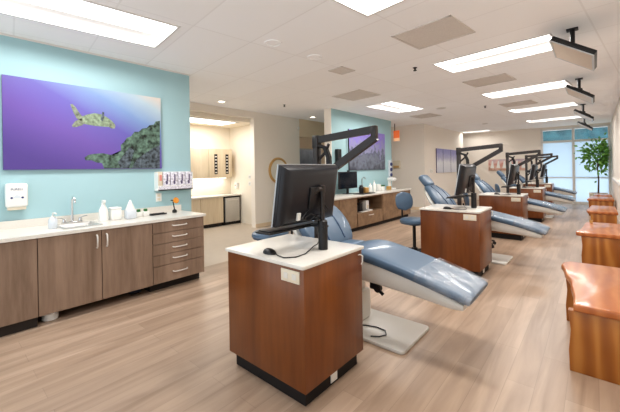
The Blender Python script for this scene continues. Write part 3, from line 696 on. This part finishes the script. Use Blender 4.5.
t = thing('mixer', 'white appliance with a rounded head at the right end of the far counter', 'appliance', on2(-4.45, 8.7)); G().box(-0.1,0.1,-0.1,0.1,0,0.04,0.015).box(-0.09,-0.03,-0.06,0.06,0.03,0.26,0.02).done('base', M['white'], t); G().box(-0.1,0.12,-0.09,0.09,0.24,0.34,0.03).done('head', M['white'], t)
t = thing('brown_basket', 'small brown box beside the white appliance', 'box', on2(-4.4, 8.44)); G().box(-0.05,0.05,-0.06,0.06,0,0.10,0.004).done('carton', M['brown'], t); G().box(-0.03,0.03,-0.04,0.04,0.099,0.112,0.003).done('lid', M['plate'], t)
for k, (yy, m_) in enumerate(((6.47, 'black'), (6.66, 'black'), (6.95, 'white'))):
    t = thing('stored_device', ['black device at the left in the open niche', 'second black device in the open niche', 'white device at the right in the open niche'][k], 'device', (-4.3, yy, 0.401)); G().box(-0.1,0.1,-0.07,0.07,0,0.16+0.04*k,0.01).done('housing', M[m_], t); G().box(0.1,0.103,-0.04,0.04,0.06,0.13).done('panel', M['dgrey' if m_ == 'black' else 'plate'], t)
t = thing('paper_stack', 'white papers lying at the front of the open niche', 'papers', (-4.14, 6.72, 0.401)); G().box(-0.05,0.05,-0.2,0.1,0,0.012).done('sheet', M['white'], t, smooth=None); G().box(-0.045,0.045,0.11,0.28,0,0.03).done('booklet', M['white'], t, smooth=None)
t = thing('cup_dispenser', 'clear upright wall dispenser with three dark blue knobs', 'dispenser', (BX, 9.15, 1.08))
G().box(0,0.05,-0.09,0.09,0,0.58,0.006).done('backboard', M['clearblue'], t)
for z in (0.14, 0.3, 0.46): G().lathe([(0,0),(0.05,0),(0.05,0.03),(0,0.035)], (0.05,0,z), 16, RY).done('knob', M['navy'], t)
t = thing('wall_sconce', 'small white wall fixture on the back beige wall', 'fixture', (-5.22, 10.66, 1.40)); G().box(-0.13,0.13,-0.08,0,0,0.28,0.03).done('housing', M['plate'], t); G().box(-0.1,0.1,-0.1,-0.08,0.03,0.1,0.006).done('lip', M['gold'], t)
t = thing('hanging_sign', 'small orange sign hanging from the ceiling beside the second blue wall', 'sign', (-4.88, 9.95, 2.30))
G().box(-0.10,0.10,-0.015,0.015,0.10,0.34,0.004).done('panel', M['orange'], t); G().box(-0.10,0.10,-0.016,0.016,0,0.098,0.004).done('pale_strip', M['orange_pale'], t); G().cyl((-0.06,0,0.34),(-0.06,0,0.57),0.012).done('hanger', M['dgrey'], t)

# pictures on the far walls
t = thing('coast_picture', 'purple and white coast picture split by two dark lines', 'picture', (-4.25, 12.75, 1.22))
G().box(0,0.03,-1.06,1.2,0,0.87).done('canvas', M['purpleink'], t, smooth=None)
pr3 = print_mat('coast_print', [(0, rgb(214,218,230)), (0.4, rgb(232,236,244)), (0.6, rgb(186,188,218)), (0.8, rgb(146,148,204)), (1, rgb(130,132,200))], (0.02, 0.95, 0), 0.35, 6, 'y', -1.06, 1.2, 0, 0.87)
G().box(0.03,0.031,-1.06,1.2,0,0.87).done('print', pr3, t, smooth=None)
G().box(0.031,0.033,-0.43,-0.40,0,0.87).box(0.031,0.033,0.42,0.45,0,0.87).done('dividing_line', M['navy'], t, smooth=None)
t = thing('switch_plate', 'white thermostat plate on the beige wall left of the coast picture', 'switch', (-4.25, 11.25, 1.24)); G().box(0,0.02,-0.1,0.1,0,0.12,0.006).done('plate', M['white'], t); G().box(0.02,0.024,-0.04,0.04,0.03,0.08).done('dial', M['plate'], t)
t = thing('pink_picture', 'wide pink and white picture on the far beige wall', 'picture', (-2.7, 15.4, 1.24))
G().box(-0.69,0.69,-0.03,0,0,0.46).done('canvas', M['brown'], t, smooth=None)
pr4 = print_mat('pink_print', [(0, rgb(176,134,110)), (0.3, rgb(224,190,176)), (0.5, rgb(206,150,138)), (0.7, rgb(226,196,190)), (1, rgb(190,176,190))], (0.1, 0.8, 0.05), 0.9, 7, 'x', -0.69, 0.69, 0, 0.46)
G().box(-0.69,0.69,-0.031,-0.03,0,0.46).done('print', pr4, t, smooth=None)
g = G()
for k in range(6): g.face([(-0.62+k*.22,-0.032,0.1),(-0.48+k*.22,-0.032,0.1),(-0.52+k*.22,-0.032,0.4),(-0.56+k*.22,-0.032,0.4)])
g.done('white_sail', M['white'], t, smooth=None)

# ------------------------------------------------------------------ treatment stations
ST = [(0,0), (0.165,3.04), (0.19,5.88), (0.28,8.5), (0.28,11.1)]
ORD = ['nearest', 'second nearest', 'middle', 'fourth', 'farthest']
def copies(root, base, labels, adj=((0,0),)*5):
    root['label'] = labels[0]
    for (dx, dy), (ax, ay), lb in zip(ST[1:], adj[1:], labels[1:]):
        dx += ax; dy += ay
        dup(root, (base[0]+dx, base[1]+dy, base[2]), lb)

# desk
base = (-1.668, 1.73, 0)
dk = thing('station_cabinet', '', 'cabinet', base, 0, 'cherry wood station cabinets in a row')
G().box(-0.375,0.375,-0.315,0.315,0.10,0.83,0.003).done('body', M['cherry'], dk)
G().box(-0.34,0.34,-0.28,0.28,0.0,0.10).done('toe_kick', M['blackmat'], dk, smooth=None)
G().prism([(-0.385,-0.33,0.832),(0.372,-0.33,0.832),(0.385,-0.317,0.832),(0.385,0.33,0.832),(-0.385,0.33,0.832)], (0,0,0.025), 0.006, 2).done('top', M['stone'], dk)
pl = G().box(0.19,0.345,-0.322,-0.315,0.74,0.815,0.002).done('outlet_plate', M['plate'], dk)
G().box(0.215,0.25,-0.324,-0.322,0.76,0.795).done('socket', M['stone'], pl, smooth=None); G().box(0.285,0.32,-0.324,-0.322,0.76,0.795).done('socket', M['stone'], pl, smooth=None)
G().box(0.34,0.346,-0.035,0.035,0.015,0.075,0.002).done('base_outlet', M['white'], dk)
G().tube([(0.375,0.27,0.80),(0.392,0.27,0.805),(0.395,0.295,0.79),(0.392,0.295,0.745),(0.385,0.29,0.73)], 0.005, 8).done('tube_hook', M['white'], dk)
kn = G().lathe([(0.008,0),(0.008,0.015),(0.016,0.018),(0.016,0.028),(0,0.03)], (-0.375,0.1,0.70), 12, Matrix.Rotation(-PI/2,4,'Y')).done('knob', M['dgrey'], dk)
copies(dk, base, ['large cherry wood cabinet with white top at front centre, nearest the camera'] + [
    'cherry wood station cabinet second from the camera, beside the blue stool', 'cherry wood station cabinet third from the camera',
    'cherry wood station cabinet fourth from the camera', 'cherry wood station cabinet farthest from the camera, by the window'],
       ((0,0),(0.03,0),(0.06,0),(0.02,0),(0,0)))
DT = 0.857
# mouse
base = (-1.67, 1.49, DT)
ms = thing('computer_mouse', '', 'mouse', base, 0, 'black computer mice on the station tops')
rings = []
for k in range(9):
    t_ = -1+2*k/8; w_ = 0.034*math.sqrt(max(0.02, 1-t_*t_)); h_ = 0.034*math.sqrt(max(0.02, 1-t_*t_))*(1-0.12*t_)
    rings.append([Vector((t_*0.058, w_*math.cos(PI*q/10), 0.001+h_*math.sin(PI*q/10))) for q in range(11)])
G().rings(rings).done('shell', M['black'], ms, smooth=60)
G().tube([(0.057,0,0.012),(0.10,-0.02,0.006),(0.17,-0.03,0.005),(0.22,0.03,0.005),(0.21,0.13,0.005),(0.16,0.24,0.006),(0.13,0.30,0.008),(0.12,0.36,0.012),(0.115,0.39,0.04),(0.10,0.37,0.14)], 0.0035, 6).done('cable', M['black'], ms)
copies(ms, base, ['black computer mouse with looping cable on the %s station top' % o for o in ORD])

# monitor on its post, with keyboard tray
base = (-1.455, 1.80, DT)
mn = thing('station_monitor', '', 'monitor', base, 0, 'black monitors on the station posts')
G().lathe([(0.0,0.0),(0.034,0.0),(0.034,0.002),(0.034,0.20),(0.028,0.205),(0.0,0.206)], n=24).done('post', M['black'], mn)
G().cyl((0,0,0.2),(0,0,0.44),0.015).tube([(0,0,0.42),(0.0,-0.04,0.425),(-0.03,-0.07,0.40)], 0.02, 10).cyl((0,0,0.40),(0,0,0.45),0.022).done('arm', M['armblack'], mn)
T = Matrix.Translation((-0.075,-0.055,0.390)) @ Matrix.Rotation(0.17, 4, 'Y')
# panel lies in local y-z, back towards +x
g = G(); g.box(-0.03,0.0,-0.30,0.30,-0.205,0.205,0.008,M=T)
bk = []
for xx, s in ((0.0,1.0),(0.02,0.96),(0.04,0.84),(0.048,0.7)):
    bk.append([T @ Vector((xx, s*0.295*a, s*0.20*b)) for a, b in ((-1,-1),(1,-1),(1,1),(-1,1))])
g.rings(bk); hs = g.done('housing', M['dgrey'], mn)
g = G(); 
for q in ((-0.303,-0.295,-0.208,0.208),(0.295,0.303,-0.208,0.208)): g.box(-0.034,-0.024,q[0],q[1],q[2],q[3],M=T)
for q in ((0.20,0.209),(-0.209,-0.20)): g.box(-0.034,-0.024,-0.303,0.303,q[0],q[1],M=T)
g.done('bezel', M['silver'], mn, smooth=None)
G().box(-0.0345,-0.0335,-0.285,0.285,-0.193,0.193,M=T).done('screen', M['screen'], mn, smooth=None)
G().box(0.045,0.062,-0.055,0.055,-0.09,0.06,0.004,M=T).done('mounting_plate', M['black'], mn)
tb = [T @ Vector(p) for p in ((0.05,0.10,-0.05),(0.09,0.12,-0.10),(0.085,0.05,-0.16),(0.075,-0.05,-0.12),(0.07,-0.10,-0.15))]
G().tube(tb, 0.005, 6).tube([T @ Vector(p) for p in ((0.05,-0.05,-0.10),(0.08,-0.14,-0.14),(0.07,-0.05,-0.17),(0.05,0.08,-0.15))], 0.005, 6).done('cable', M['black'], mn)
G().box(0.047,0.06,-0.16,-0.13,-0.16,-0.11,M=T).done('label_tag', M['white'], mn, smooth=None)
ty = G().box(-0.23,-0.09,-0.42,0.14,0.152,0.164,0.004).box(-0.10,0.03,-0.03,0.03,0.155,0.17,0.003).done('keyboard_tray', M['black'], mn)
G().box(-0.22,-0.11,-0.40,0.02,0.1645,0.171,0.002).done('keyboard', M['dgrey'], ty)
copies(mn, base, ['black monitor seen from behind on the %s station post' % o for o in ORD],
       ((0,0),(0.035,0.0),(0.12,-0.09),(0.04,0.0),(0,0)))

# boom arm on a floor post
base = (-1.80, 2.165, 0)
ba = thing('boom_arm_post', '', 'arm post', base, 0, 'black jointed boom arms on posts')
G().lathe([(0.0,0),(0.09,0),(0.09,0.012),(0.04,0.02),(0.0,0.021)]).done('base_plate', M['black'], ba)
G().box(-0.026,0.026,-0.026,0.026,0.015,1.62,0.006).done('post', M['armblack'], ba)
G().box(-0.03,0.03,-0.03,0.03,1.60,1.71,0.008).bar([(-0.02,0,1.67),(0.56,0,1.71)], 0.04, 0.055).tube([(0.02,0,1.50),(0.10,0,1.57),(0.13,0,1.63)], 0.012, 8).done('upper_arm', M['armblack'], ba)
G().box(0.535,0.585,-0.022,0.022,1.635,1.74,0.012).done('elbow', M['armblack'], ba)
G().bar([(0.575,0,1.653),(0.20,-0.02,1.43)], 0.04, 0.055).done('lower_arm', M['armblack'], ba)
lh = G().tube([(0.20,-0.02,1.43),(0.15,-0.06,1.37),(0.09,-0.12,1.30)], 0.016, 10).box(0.02,0.16,-0.20,-0.05,1.23,1.30,0.025).done('lamp_head', M['black'], ba)
G().box(0.04,0.14,-0.18,-0.07,1.225,1.231).done('lamp_glass', M['silver'], lh, smooth=None)
g = G()
for dx_, dr in ((0.0,0.0),(0.018,0.012),(-0.012,0.02)):
    g.tube([(0.03,dx_,1.62),(0.08+dr,dx_,1.60),(0.115+dr,dx_,1.52),(0.12+dr,dx_,1.38),(0.09,dx_,1.24),(0.03,dx_,1.16)], 0.014, 8)
g.done('hose', M['black'], ba)
copies(ba, base, ['black jointed boom arm on a post behind the %s station cabinet' % o for o in ORD],
       ((0,0),(0.085,0.0),(0.20,0.0),(0.10,0.0),(0.04,0)))

# dental chair
base = (-1.75, 2.58, 0)
ch = thing('dental_chair', '', 'dental chair', base, 0, 'blue dental chairs in a row')
g = G()
out = []
for cx_, cy_, a0 in ((0.60,0.23,0),(-0.42,0.23,90),(-0.42,-0.23,180),(0.60,-0.23,270)):
    for k in range(5):
        a = math.radians(a0+90*k/4); out.append((cx_+0.04*math.cos(a), cy_+0.04*math.sin(a), 0.0))
g.prism(out, (0,0,0.028), 0.008, 2); g.done('base_plate', M['offwhite'], ch)
G().box(-0.14,0.14,-0.13,0.13,0.025,0.30,0.03).box(-0.10,0.10,-0.10,0.10,0.28,0.50,0.02).done('column', M['offwhite'], ch)
def path(pts, n=6):
    """catmull-rom through (x, z, hw, ht) -> sections with tangent"""
    P_ = [Vector(p) for p in pts]; res = []
    for i in range(len(P_)-1):
        p0, p1, p2, p3 = P_[max(i-1,0)], P_[i], P_[i+1], P_[min(i+2,len(P_)-1)]
        for k in range(n):
            t = k/n
            res.append(0.5*((2*p1)+(p2-p0)*t+(2*p0-5*p1+4*p2-p3)*t*t+(3*p1-p0-3*p2+p3)*t*t*t))
    res.append(P_[-1]); secs = []
    for i, p in enumerate(res):
        d = res[min(i+1,len(res)-1)]-res[max(i-1,0)]
        secs.append((p[0], p[1], math.atan2(d[1], d[0]), p[2], p[3]))
    return secs
leg_pts = [(0.02,0.665,0.235,0.02),(0.06,0.672,0.262,0.045),(0.22,0.694,0.268,0.05),(0.42,0.668,0.265,0.045),(0.70,0.610,0.26,0.042),(0.97,0.540,0.25,0.036),(1.09,0.507,0.242,0.03),(1.11,0.501,0.225,0.012)]
legc = G().slab(path(leg_pts), e=5).done('leg_rest', M['vinyl'], ch, smooth=50)
cov = [(p[0]*1.0+0.012, p[1]+0.006, p[2]+0.012, p[3]+0.008) for p in [(0.72,0.606,0.258,0.041),(0.86,0.569,0.255,0.039),(0.97,0.540,0.25,0.036),(1.07,0.513,0.243,0.032),(1.10,0.505,0.24,0.03)]]
G().slab(path(cov), e=5).done('plastic_cover', M['film'], legc, smooth=50)
sh = [(-0.25,0.56,0.20,0.05),(0.0,0.56,0.24,0.085),(0.25,0.575,0.255,0.10),(0.45,0.56,0.252,0.095),(0.75,0.518,0.247,0.072),(0.97,0.470,0.240,0.045),(1.06,0.455,0.228,0.025)]
G().slab(path(sh), e=6).done('shell', M['offwhite'], ch, smooth=50)
seat = [(-0.30,0.665,0.20,0.03),(-0.26,0.66,0.25,0.05),(-0.12,0.65,0.27,0.055),(0.0,0.66,0.265,0.05),(0.03,0.665,0.24,0.03)]
G().slab(path(seat), e=5).done('seat', M['vinyl'], ch, smooth=50)
back = [(-0.17,0.66,0.24,0.03),(-0.20,0.71,0.31,0.055),(-0.29,0.84,0.36,0.06),(-0.41,0.98,0.33,0.055),(-0.53,1.08,0.22,0.045),(-0.55,1.105,0.16,0.025)]
bkp = G().slab(path(back), e=3.2).done('backrest', M['vinyl'], ch, smooth=50)
seam = [(-0.15,0.735),(-0.232,0.865),(-0.355,1.005),(-0.475,1.10)]
G().tube([(x, 0.12, z) for x, z in seam], 0.009, 6).done('piping', M['vinyl_dark'], bkp); G().tube([(x, -0.12, z) for x, z in seam], 0.009, 6).done('piping', M['vinyl_dark'], bkp)
bsh = [(-0.26,0.60,0.20,0.03),(-0.28,0.70,0.32,0.04),(-0.37,0.82,0.37,0.04),(-0.47,0.96,0.33,0.035),(-0.56,1.06,0.18,0.03)]
G().slab(path(bsh), e=3.2).done('back_shell', M['offwhite'], ch, smooth=50)
hd = [(-0.53,1.10,0.09,0.02),(-0.54,1.115,0.15,0.05),(-0.60,1.19,0.165,0.055),(-0.655,1.255,0.15,0.05),(-0.675,1.28,0.09,0.02)]
G().slab(path(hd), e=3.2).done('headrest', M['vinyl'], ch, smooth=50)
G().box(0.29,0.36,-0.16,-0.11,0.40,0.54,0.012).lathe([(0.03,-0.02),(0.03,0.02)], (0.36,-0.135,0.41), 14, Matrix.Rotation(PI/2,4,'X')).tube([(0.33,-0.13,0.44),(0.37,-0.14,0.40),(0.41,-0.14,0.37)], 0.014, 8).done('hinge_lever', M['dgrey'], ch)
copies(ch, base, ['blue reclining dental chair behind the %s station cabinet' % o for o in ORD],
       ((0,0),(-0.03,0),(0.0,-0.02),(-0.05,0),(-0.1,0)))

# power cord on the nearest base plate
g = G().tube([(-1.42,2.36,0.034),(-1.36,2.40,0.034),(-1.33,2.46,0.034),(-1.37,2.52,0.034),(-1.46,2.53,0.034),(-1.55,2.50,0.034),(-1.6,2.46,0.034)], 0.005, 6)
tag(g.done('power_cord', M['dgrey']), 'thin dark cord curled on the nearest white base plate', 'cord')

# stools
def make_stool(label, loc, rot, hz):
    t = thing('operator_stool', label, 'stool', loc, rot, 'blue operator stools')
    G().lathe([(0.0,hz-0.055),(0.15,hz-0.06),(0.21,hz-0.05),(0.225,hz-0.02),(0.22,hz+0.01),(0.185,hz+0.03),(0.0,hz+0.036)], n=32).done('seat', M['vinyl'], t)
    G().lathe([(0.10,hz-0.075),(0.12,hz-0.054)]).cyl((0,0,0.12),(0,0,hz-0.06),0.025).done('column', M['black'], t)
    # pad faces +x, stands at -x
    rings = []
    for k in range(11):
        z = hz+0.14+0.30*k/10; u = 2*k/10-1
        hw = 0.165*(max(0.0, 1-abs(u)**2.6))**0.45+0.03; bx = -0.215-0.02*u
        rings.append([Vector((bx+0.035*math.sin(2*PI*q/20)*(1-0.35*abs(u)) - 0.25*(hw*math.cos(2*PI*q/20))**2*-1.0, hw*math.cos(2*PI*q/20), z)) for q in range(20)])
    G().rings(rings).done('backrest', M['vinyl'], t, smooth=60)
    G().tube([(-0.05,0,hz-0.06),(-0.20,0,hz-0.06),(-0.255,0,hz-0.02),(-0.26,0,hz+0.20)], 0.014, 8).done('back_bar', M['black'], t)
    G().lathe([(0.05,0.075),(0.05,0.14),(0.03,0.15)], n=16).done('hub', M['black'], t)
    for k in range(5):
        a = 2*PI*k/5+0.3; c, s = math.cos(a), math.sin(a)
        lg = G().tube([(0.03*c,0.03*s,0.10),(0.16*c,0.16*s,0.09),(0.27*c,0.27*s,0.065)], [0.022,0.018,0.014], 8).done('leg', M['black'], t)
        G().cyl((0.27*c-0.014*s,0.27*s+0.014*c,0.028),(0.27*c+0.014*s,0.27*s-0.014*c,0.028),0.028).cyl((0.27*c,0.27*s,0.03),(0.27*c,0.27*s,0.068),0.008).done('caster', M['black'], lg)
    return t
make_stool('blue round stool beside the second station, in front of the oak counter', (-2.20, 5.05, 0), math.radians(-20), 0.58)
make_stool('blue round stool behind the nearest station cabinet, left of its monitor', (-2.96, 2.66, 0), math.radians(225), 0.66)
make_stool('blue round stool behind the second station cabinet', (-1.60, 6.50, 0), math.radians(25), 0.55)
make_stool('blue round stool behind the middle station cabinet', (-1.62, 9.15, 0), math.radians(25), 0.55)

# hanging televisions
tl = [(-0.165,4.50), (-0.185,7.15), (-0.20,10.25), (-0.23,13.05)]
def make_tv(label, x, y):
    t = thing('ceiling_television', label, 'television', (x, y, CZ), 0, 'televisions hanging in a row from the ceiling')
    tilt = 0.97
    T = Matrix.Translation((0,0,-0.30)) @ Matrix.Rotation(-(PI/2-tilt)+0.0, 4, 'Y')
    # local panel: lies in x-y, screen down (-z); +x end lower after rotation
    T = Matrix.Translation((0,0,-0.29)) @ Matrix.Rotation(PI/2-tilt, 4, 'Y')
    G().box(-0.205,0.205,-0.345,0.345,0.0,0.05,0.006,M=T).box(-0.12,0.12,-0.2,0.2,0.05,0.075,0.008,M=T).done('housing', M['black'], t)
    G().box(-0.19,0.19,-0.33,0.33,-0.002,-0.0005,M=T).done('screen', M['tvscreen'], t, smooth=None)
    g = G()
    for q in ((-0.207,-0.19,-0.347,0.347),(0.19,0.207,-0.347,0.347),(-0.19,0.19,-0.347,-0.33),(-0.19,0.19,0.33,0.347)): g.box(q[0],q[1],q[2],q[3],-0.005,0.004,M=T)
    g.done('bezel', M['silver'], t, smooth=None)
    G().box(-0.05,0.05,-0.05,0.05,-0.012,-0.001,0.003).done('ceiling_plate', M['black'], t)
    G().cyl((0,0,-0.01),(0,0,-0.20),0.022).done('mount_pole', M['black'], t)
    G().box(-0.045,0.045,-0.06,0.06,-0.25,-0.17,0.018).done('swivel_joint', M['black'], t)
for (x, y), lb in zip(tl, ['television hanging from the ceiling nearest the camera', 'second television in the hanging row', 'third television in the hanging row', 'farthest television in the hanging row, by the window']):
    make_tv(lb, x, y)

# benches along the right wall
def make_bench(label, y0, y1, x0, x1, edge, hz=0.485, inset=0.02, lo=0.0):
    """edge: list of (y fraction, x) for the wavy left side, near to far"""
    yc = (y0+y1)/2
    t = thing('live_edge_bench', label, 'bench', ((x0+x1)/2, yc, 0), 0, 'live edge wooden benches by the right wall')
    ox, oy = (x0+x1)/2, yc
    pts = []
    m = 14
    def ex(f):
        for (f0, a), (f1, b) in zip(edge[:-1], edge[1:]):
            if f0 <= f <= f1:
                s = (f-f0)/(f1-f0); s = s*s*(3-2*s); return a+(b-a)*s
        return edge[-1][1]
    for k in range(m+1):
        f = k/m; pts.append((ex(f)-ox, y0+(y1-y0)*f-oy, hz-0.055))
    pts += [(x1-ox, y1-oy, hz-0.055), (x1-ox, y0-oy, hz-0.055)]
    G().prism(pts, (0,0,0.055), 0.014, 3).done('seat_slab', M['benchtop'], t)
    def leg(ya, yb, xl):
        prof = [(xl-ox, ya-oy, 0), (x1-0.02-ox, ya-oy, 0), (x1-0.02-ox, ya-oy, hz-0.056), (xl-0.004-ox, ya-oy, hz-0.056), (xl+0.008-ox, ya-oy, hz*0.6), (xl-0.004-ox, ya-oy, hz*0.3)]
        G().prism(prof, (0, yb-ya, 0), 0.004, 2).done('leg', M['benchleg'], t)
    leg(y0+0.015, y0+0.085, edge[0][1]+inset-lo); leg(y1-0.34, y1-0.27, ex(0.78)+inset)
make_bench('live edge wooden bench at the right, nearest the camera', 2.86, 4.12, -0.26, 0.37, [(0,-0.125),(0.12,-0.13),(0.4,-0.16),(0.72,-0.225),(0.9,-0.262),(1,-0.205)], 0.472, 0.02, 0.045)
make_bench('live edge wooden bench second from the camera', 5.98, 7.15, -0.22, 0.37, [(0,-0.218),(0.1,-0.222),(0.3,-0.17),(0.7,-0.145),(0.92,-0.13),(1,-0.10)], 0.47, 0.06)
make_bench('live edge wooden bench third from the camera', 8.80, 10.1, -0.14, 0.33, [(0,-0.125),(0.2,-0.15),(0.6,-0.11),(1,-0.08)], 0.47, 0.04)
make_bench('live edge wooden bench fourth from the camera', 11.95, 13.0, -0.18, 0.38, [(0,-0.18),(0.3,-0.16),(1,-0.12)], 0.47, 0.03)
make_bench('live edge wooden bench farthest from the camera, before the planter', 13.45, 14.1, -0.05, 0.38, [(0,-0.02),(0.5,-0.05),(1,-0.02)], 0.47, 0.03)
t = thing('pencil_cup', 'small round brass cup at the back corner of the second bench', 'cup', (-0.06, 7.02, 0.472)); G().lathe([(0.02,0),(0.024,0.02),(0.022,0.05),(0.016,0.05),(0.016,0.045)]).done('cup', M['gold'], t); G().lathe([(0,0.04),(0.016,0.045)]).done('inside', M['blackmat'], t)

# tree in a planter
tp = thing('potted_tree', 'green leafy indoor tree in a pale planter before the window', 'plant', (0.07, 14.7, 0))
g = G(); bx_ = [[(-s,-s,z),(s,-s,z),(s,s,z),(-s,s,z)] for s, z in ((0.20,0),(0.24,0.46),(0.20,0.46),(0.20,0.40))]
g.rings([[Vector(p) for p in r] for r in bx_]); g.done('planter', M['pot'], tp)
G().box(-0.198,0.198,-0.198,0.198,0.38,0.405).done('soil', M['soil'], tp)
g = G(); g.tube([(0,0,0.40),(0.015,0.01,0.9),(-0.01,0.0,1.3),(0.0,0.0,1.75)], [0.025,0.02,0.016,0.01], 8)
br = []
for k in range(12):
    a = 2.4*k; h0 = 1.15+0.05*k; r_ = 0.18+0.18*random.random(); e = Vector((r_*math.cos(a), r_*math.sin(a), h0+0.25+0.2*random.random()))
    g.tube([(0,0,h0),(e.x*.5,e.y*.5,h0+0.16),e], [0.009,0.006,0.003], 6); br.append(e)
g.done('trunk', M['bark'], tp)
g = G()
for k in range(620):
    e = random.choice(br) if random.random() < 0.5 else Vector((random.gauss(0.02,0.21), random.gauss(0,0.21), 1.78))
    c = Vector((e.x+random.gauss(0,0.10), e.y+random.gauss(0,0.10), 1.72+random.gauss(0,0.24) if random.random() < .6 else e.z+random.gauss(0,0.1)))
    d = ((c-Vector((0,0,1.7))).normalized()+Vector((random.gauss(0,.5),random.gauss(0,.5),-0.3))).normalized()
    s = d.cross(Vector((random.gauss(0,1),random.gauss(0,1),1.0))).normalized(); ln = 0.10+0.07*random.random(); wd = ln*0.28
    if c.x+0.07+ln > 0.40: c.x = 0.30-ln
    up_ = s.cross(d)*0.012
    g.face([c, c+d*ln*.4+s*wd+up_, c+d*ln, c+d*ln*.4-s*wd+up_])
g.done('foliage', M['leaf'], tp, smooth=None)

# ------------------------------------------------------------------ light, sky, camera
W = bpy.data.worlds.new('daylight'); S.world = W; W.use_nodes = True
bg = W.node_tree.nodes['Background']; bg.inputs['Color'].default_value = (0.86, 0.93, 1.0, 1); bg.inputs['Strength'].default_value = 1.5

F, YAW, ROLL, CX, CY, H = 328.0, math.radians(41.0), math.radians(-1.0), 310.0, 169.5, 1.42
fw = Vector((-math.sin(YAW), math.cos(YAW), 0)); r = Vector((math.cos(YAW), math.sin(YAW), 0)); u = Vector((0,0,1))
r2 = math.cos(ROLL)*r + math.sin(ROLL)*u; u2 = -math.sin(ROLL)*r + math.cos(ROLL)*u
cam = bpy.data.cameras.new('camera'); co = bpy.data.objects.new('camera', cam); C.objects.link(co)
mat = Matrix((r2, u2, -fw)).transposed().to_4x4(); mat.translation = (0, 0, H); co.matrix_world = mat
cam.sensor_width = 36; cam.lens = 36*F/620; cam.shift_x = (310-CX)/620; cam.shift_y = (CY-206)/620; cam.clip_start = 0.02
S.camera = co
S.view_settings.view_transform = 'Standard'; S.view_settings.look = 'Medium High Contrast'
S.view_settings.exposure = 0.03
S.cycles.use_denoising = True
S.cycles.max_bounces = 8; S.cycles.diffuse_bounces = 5
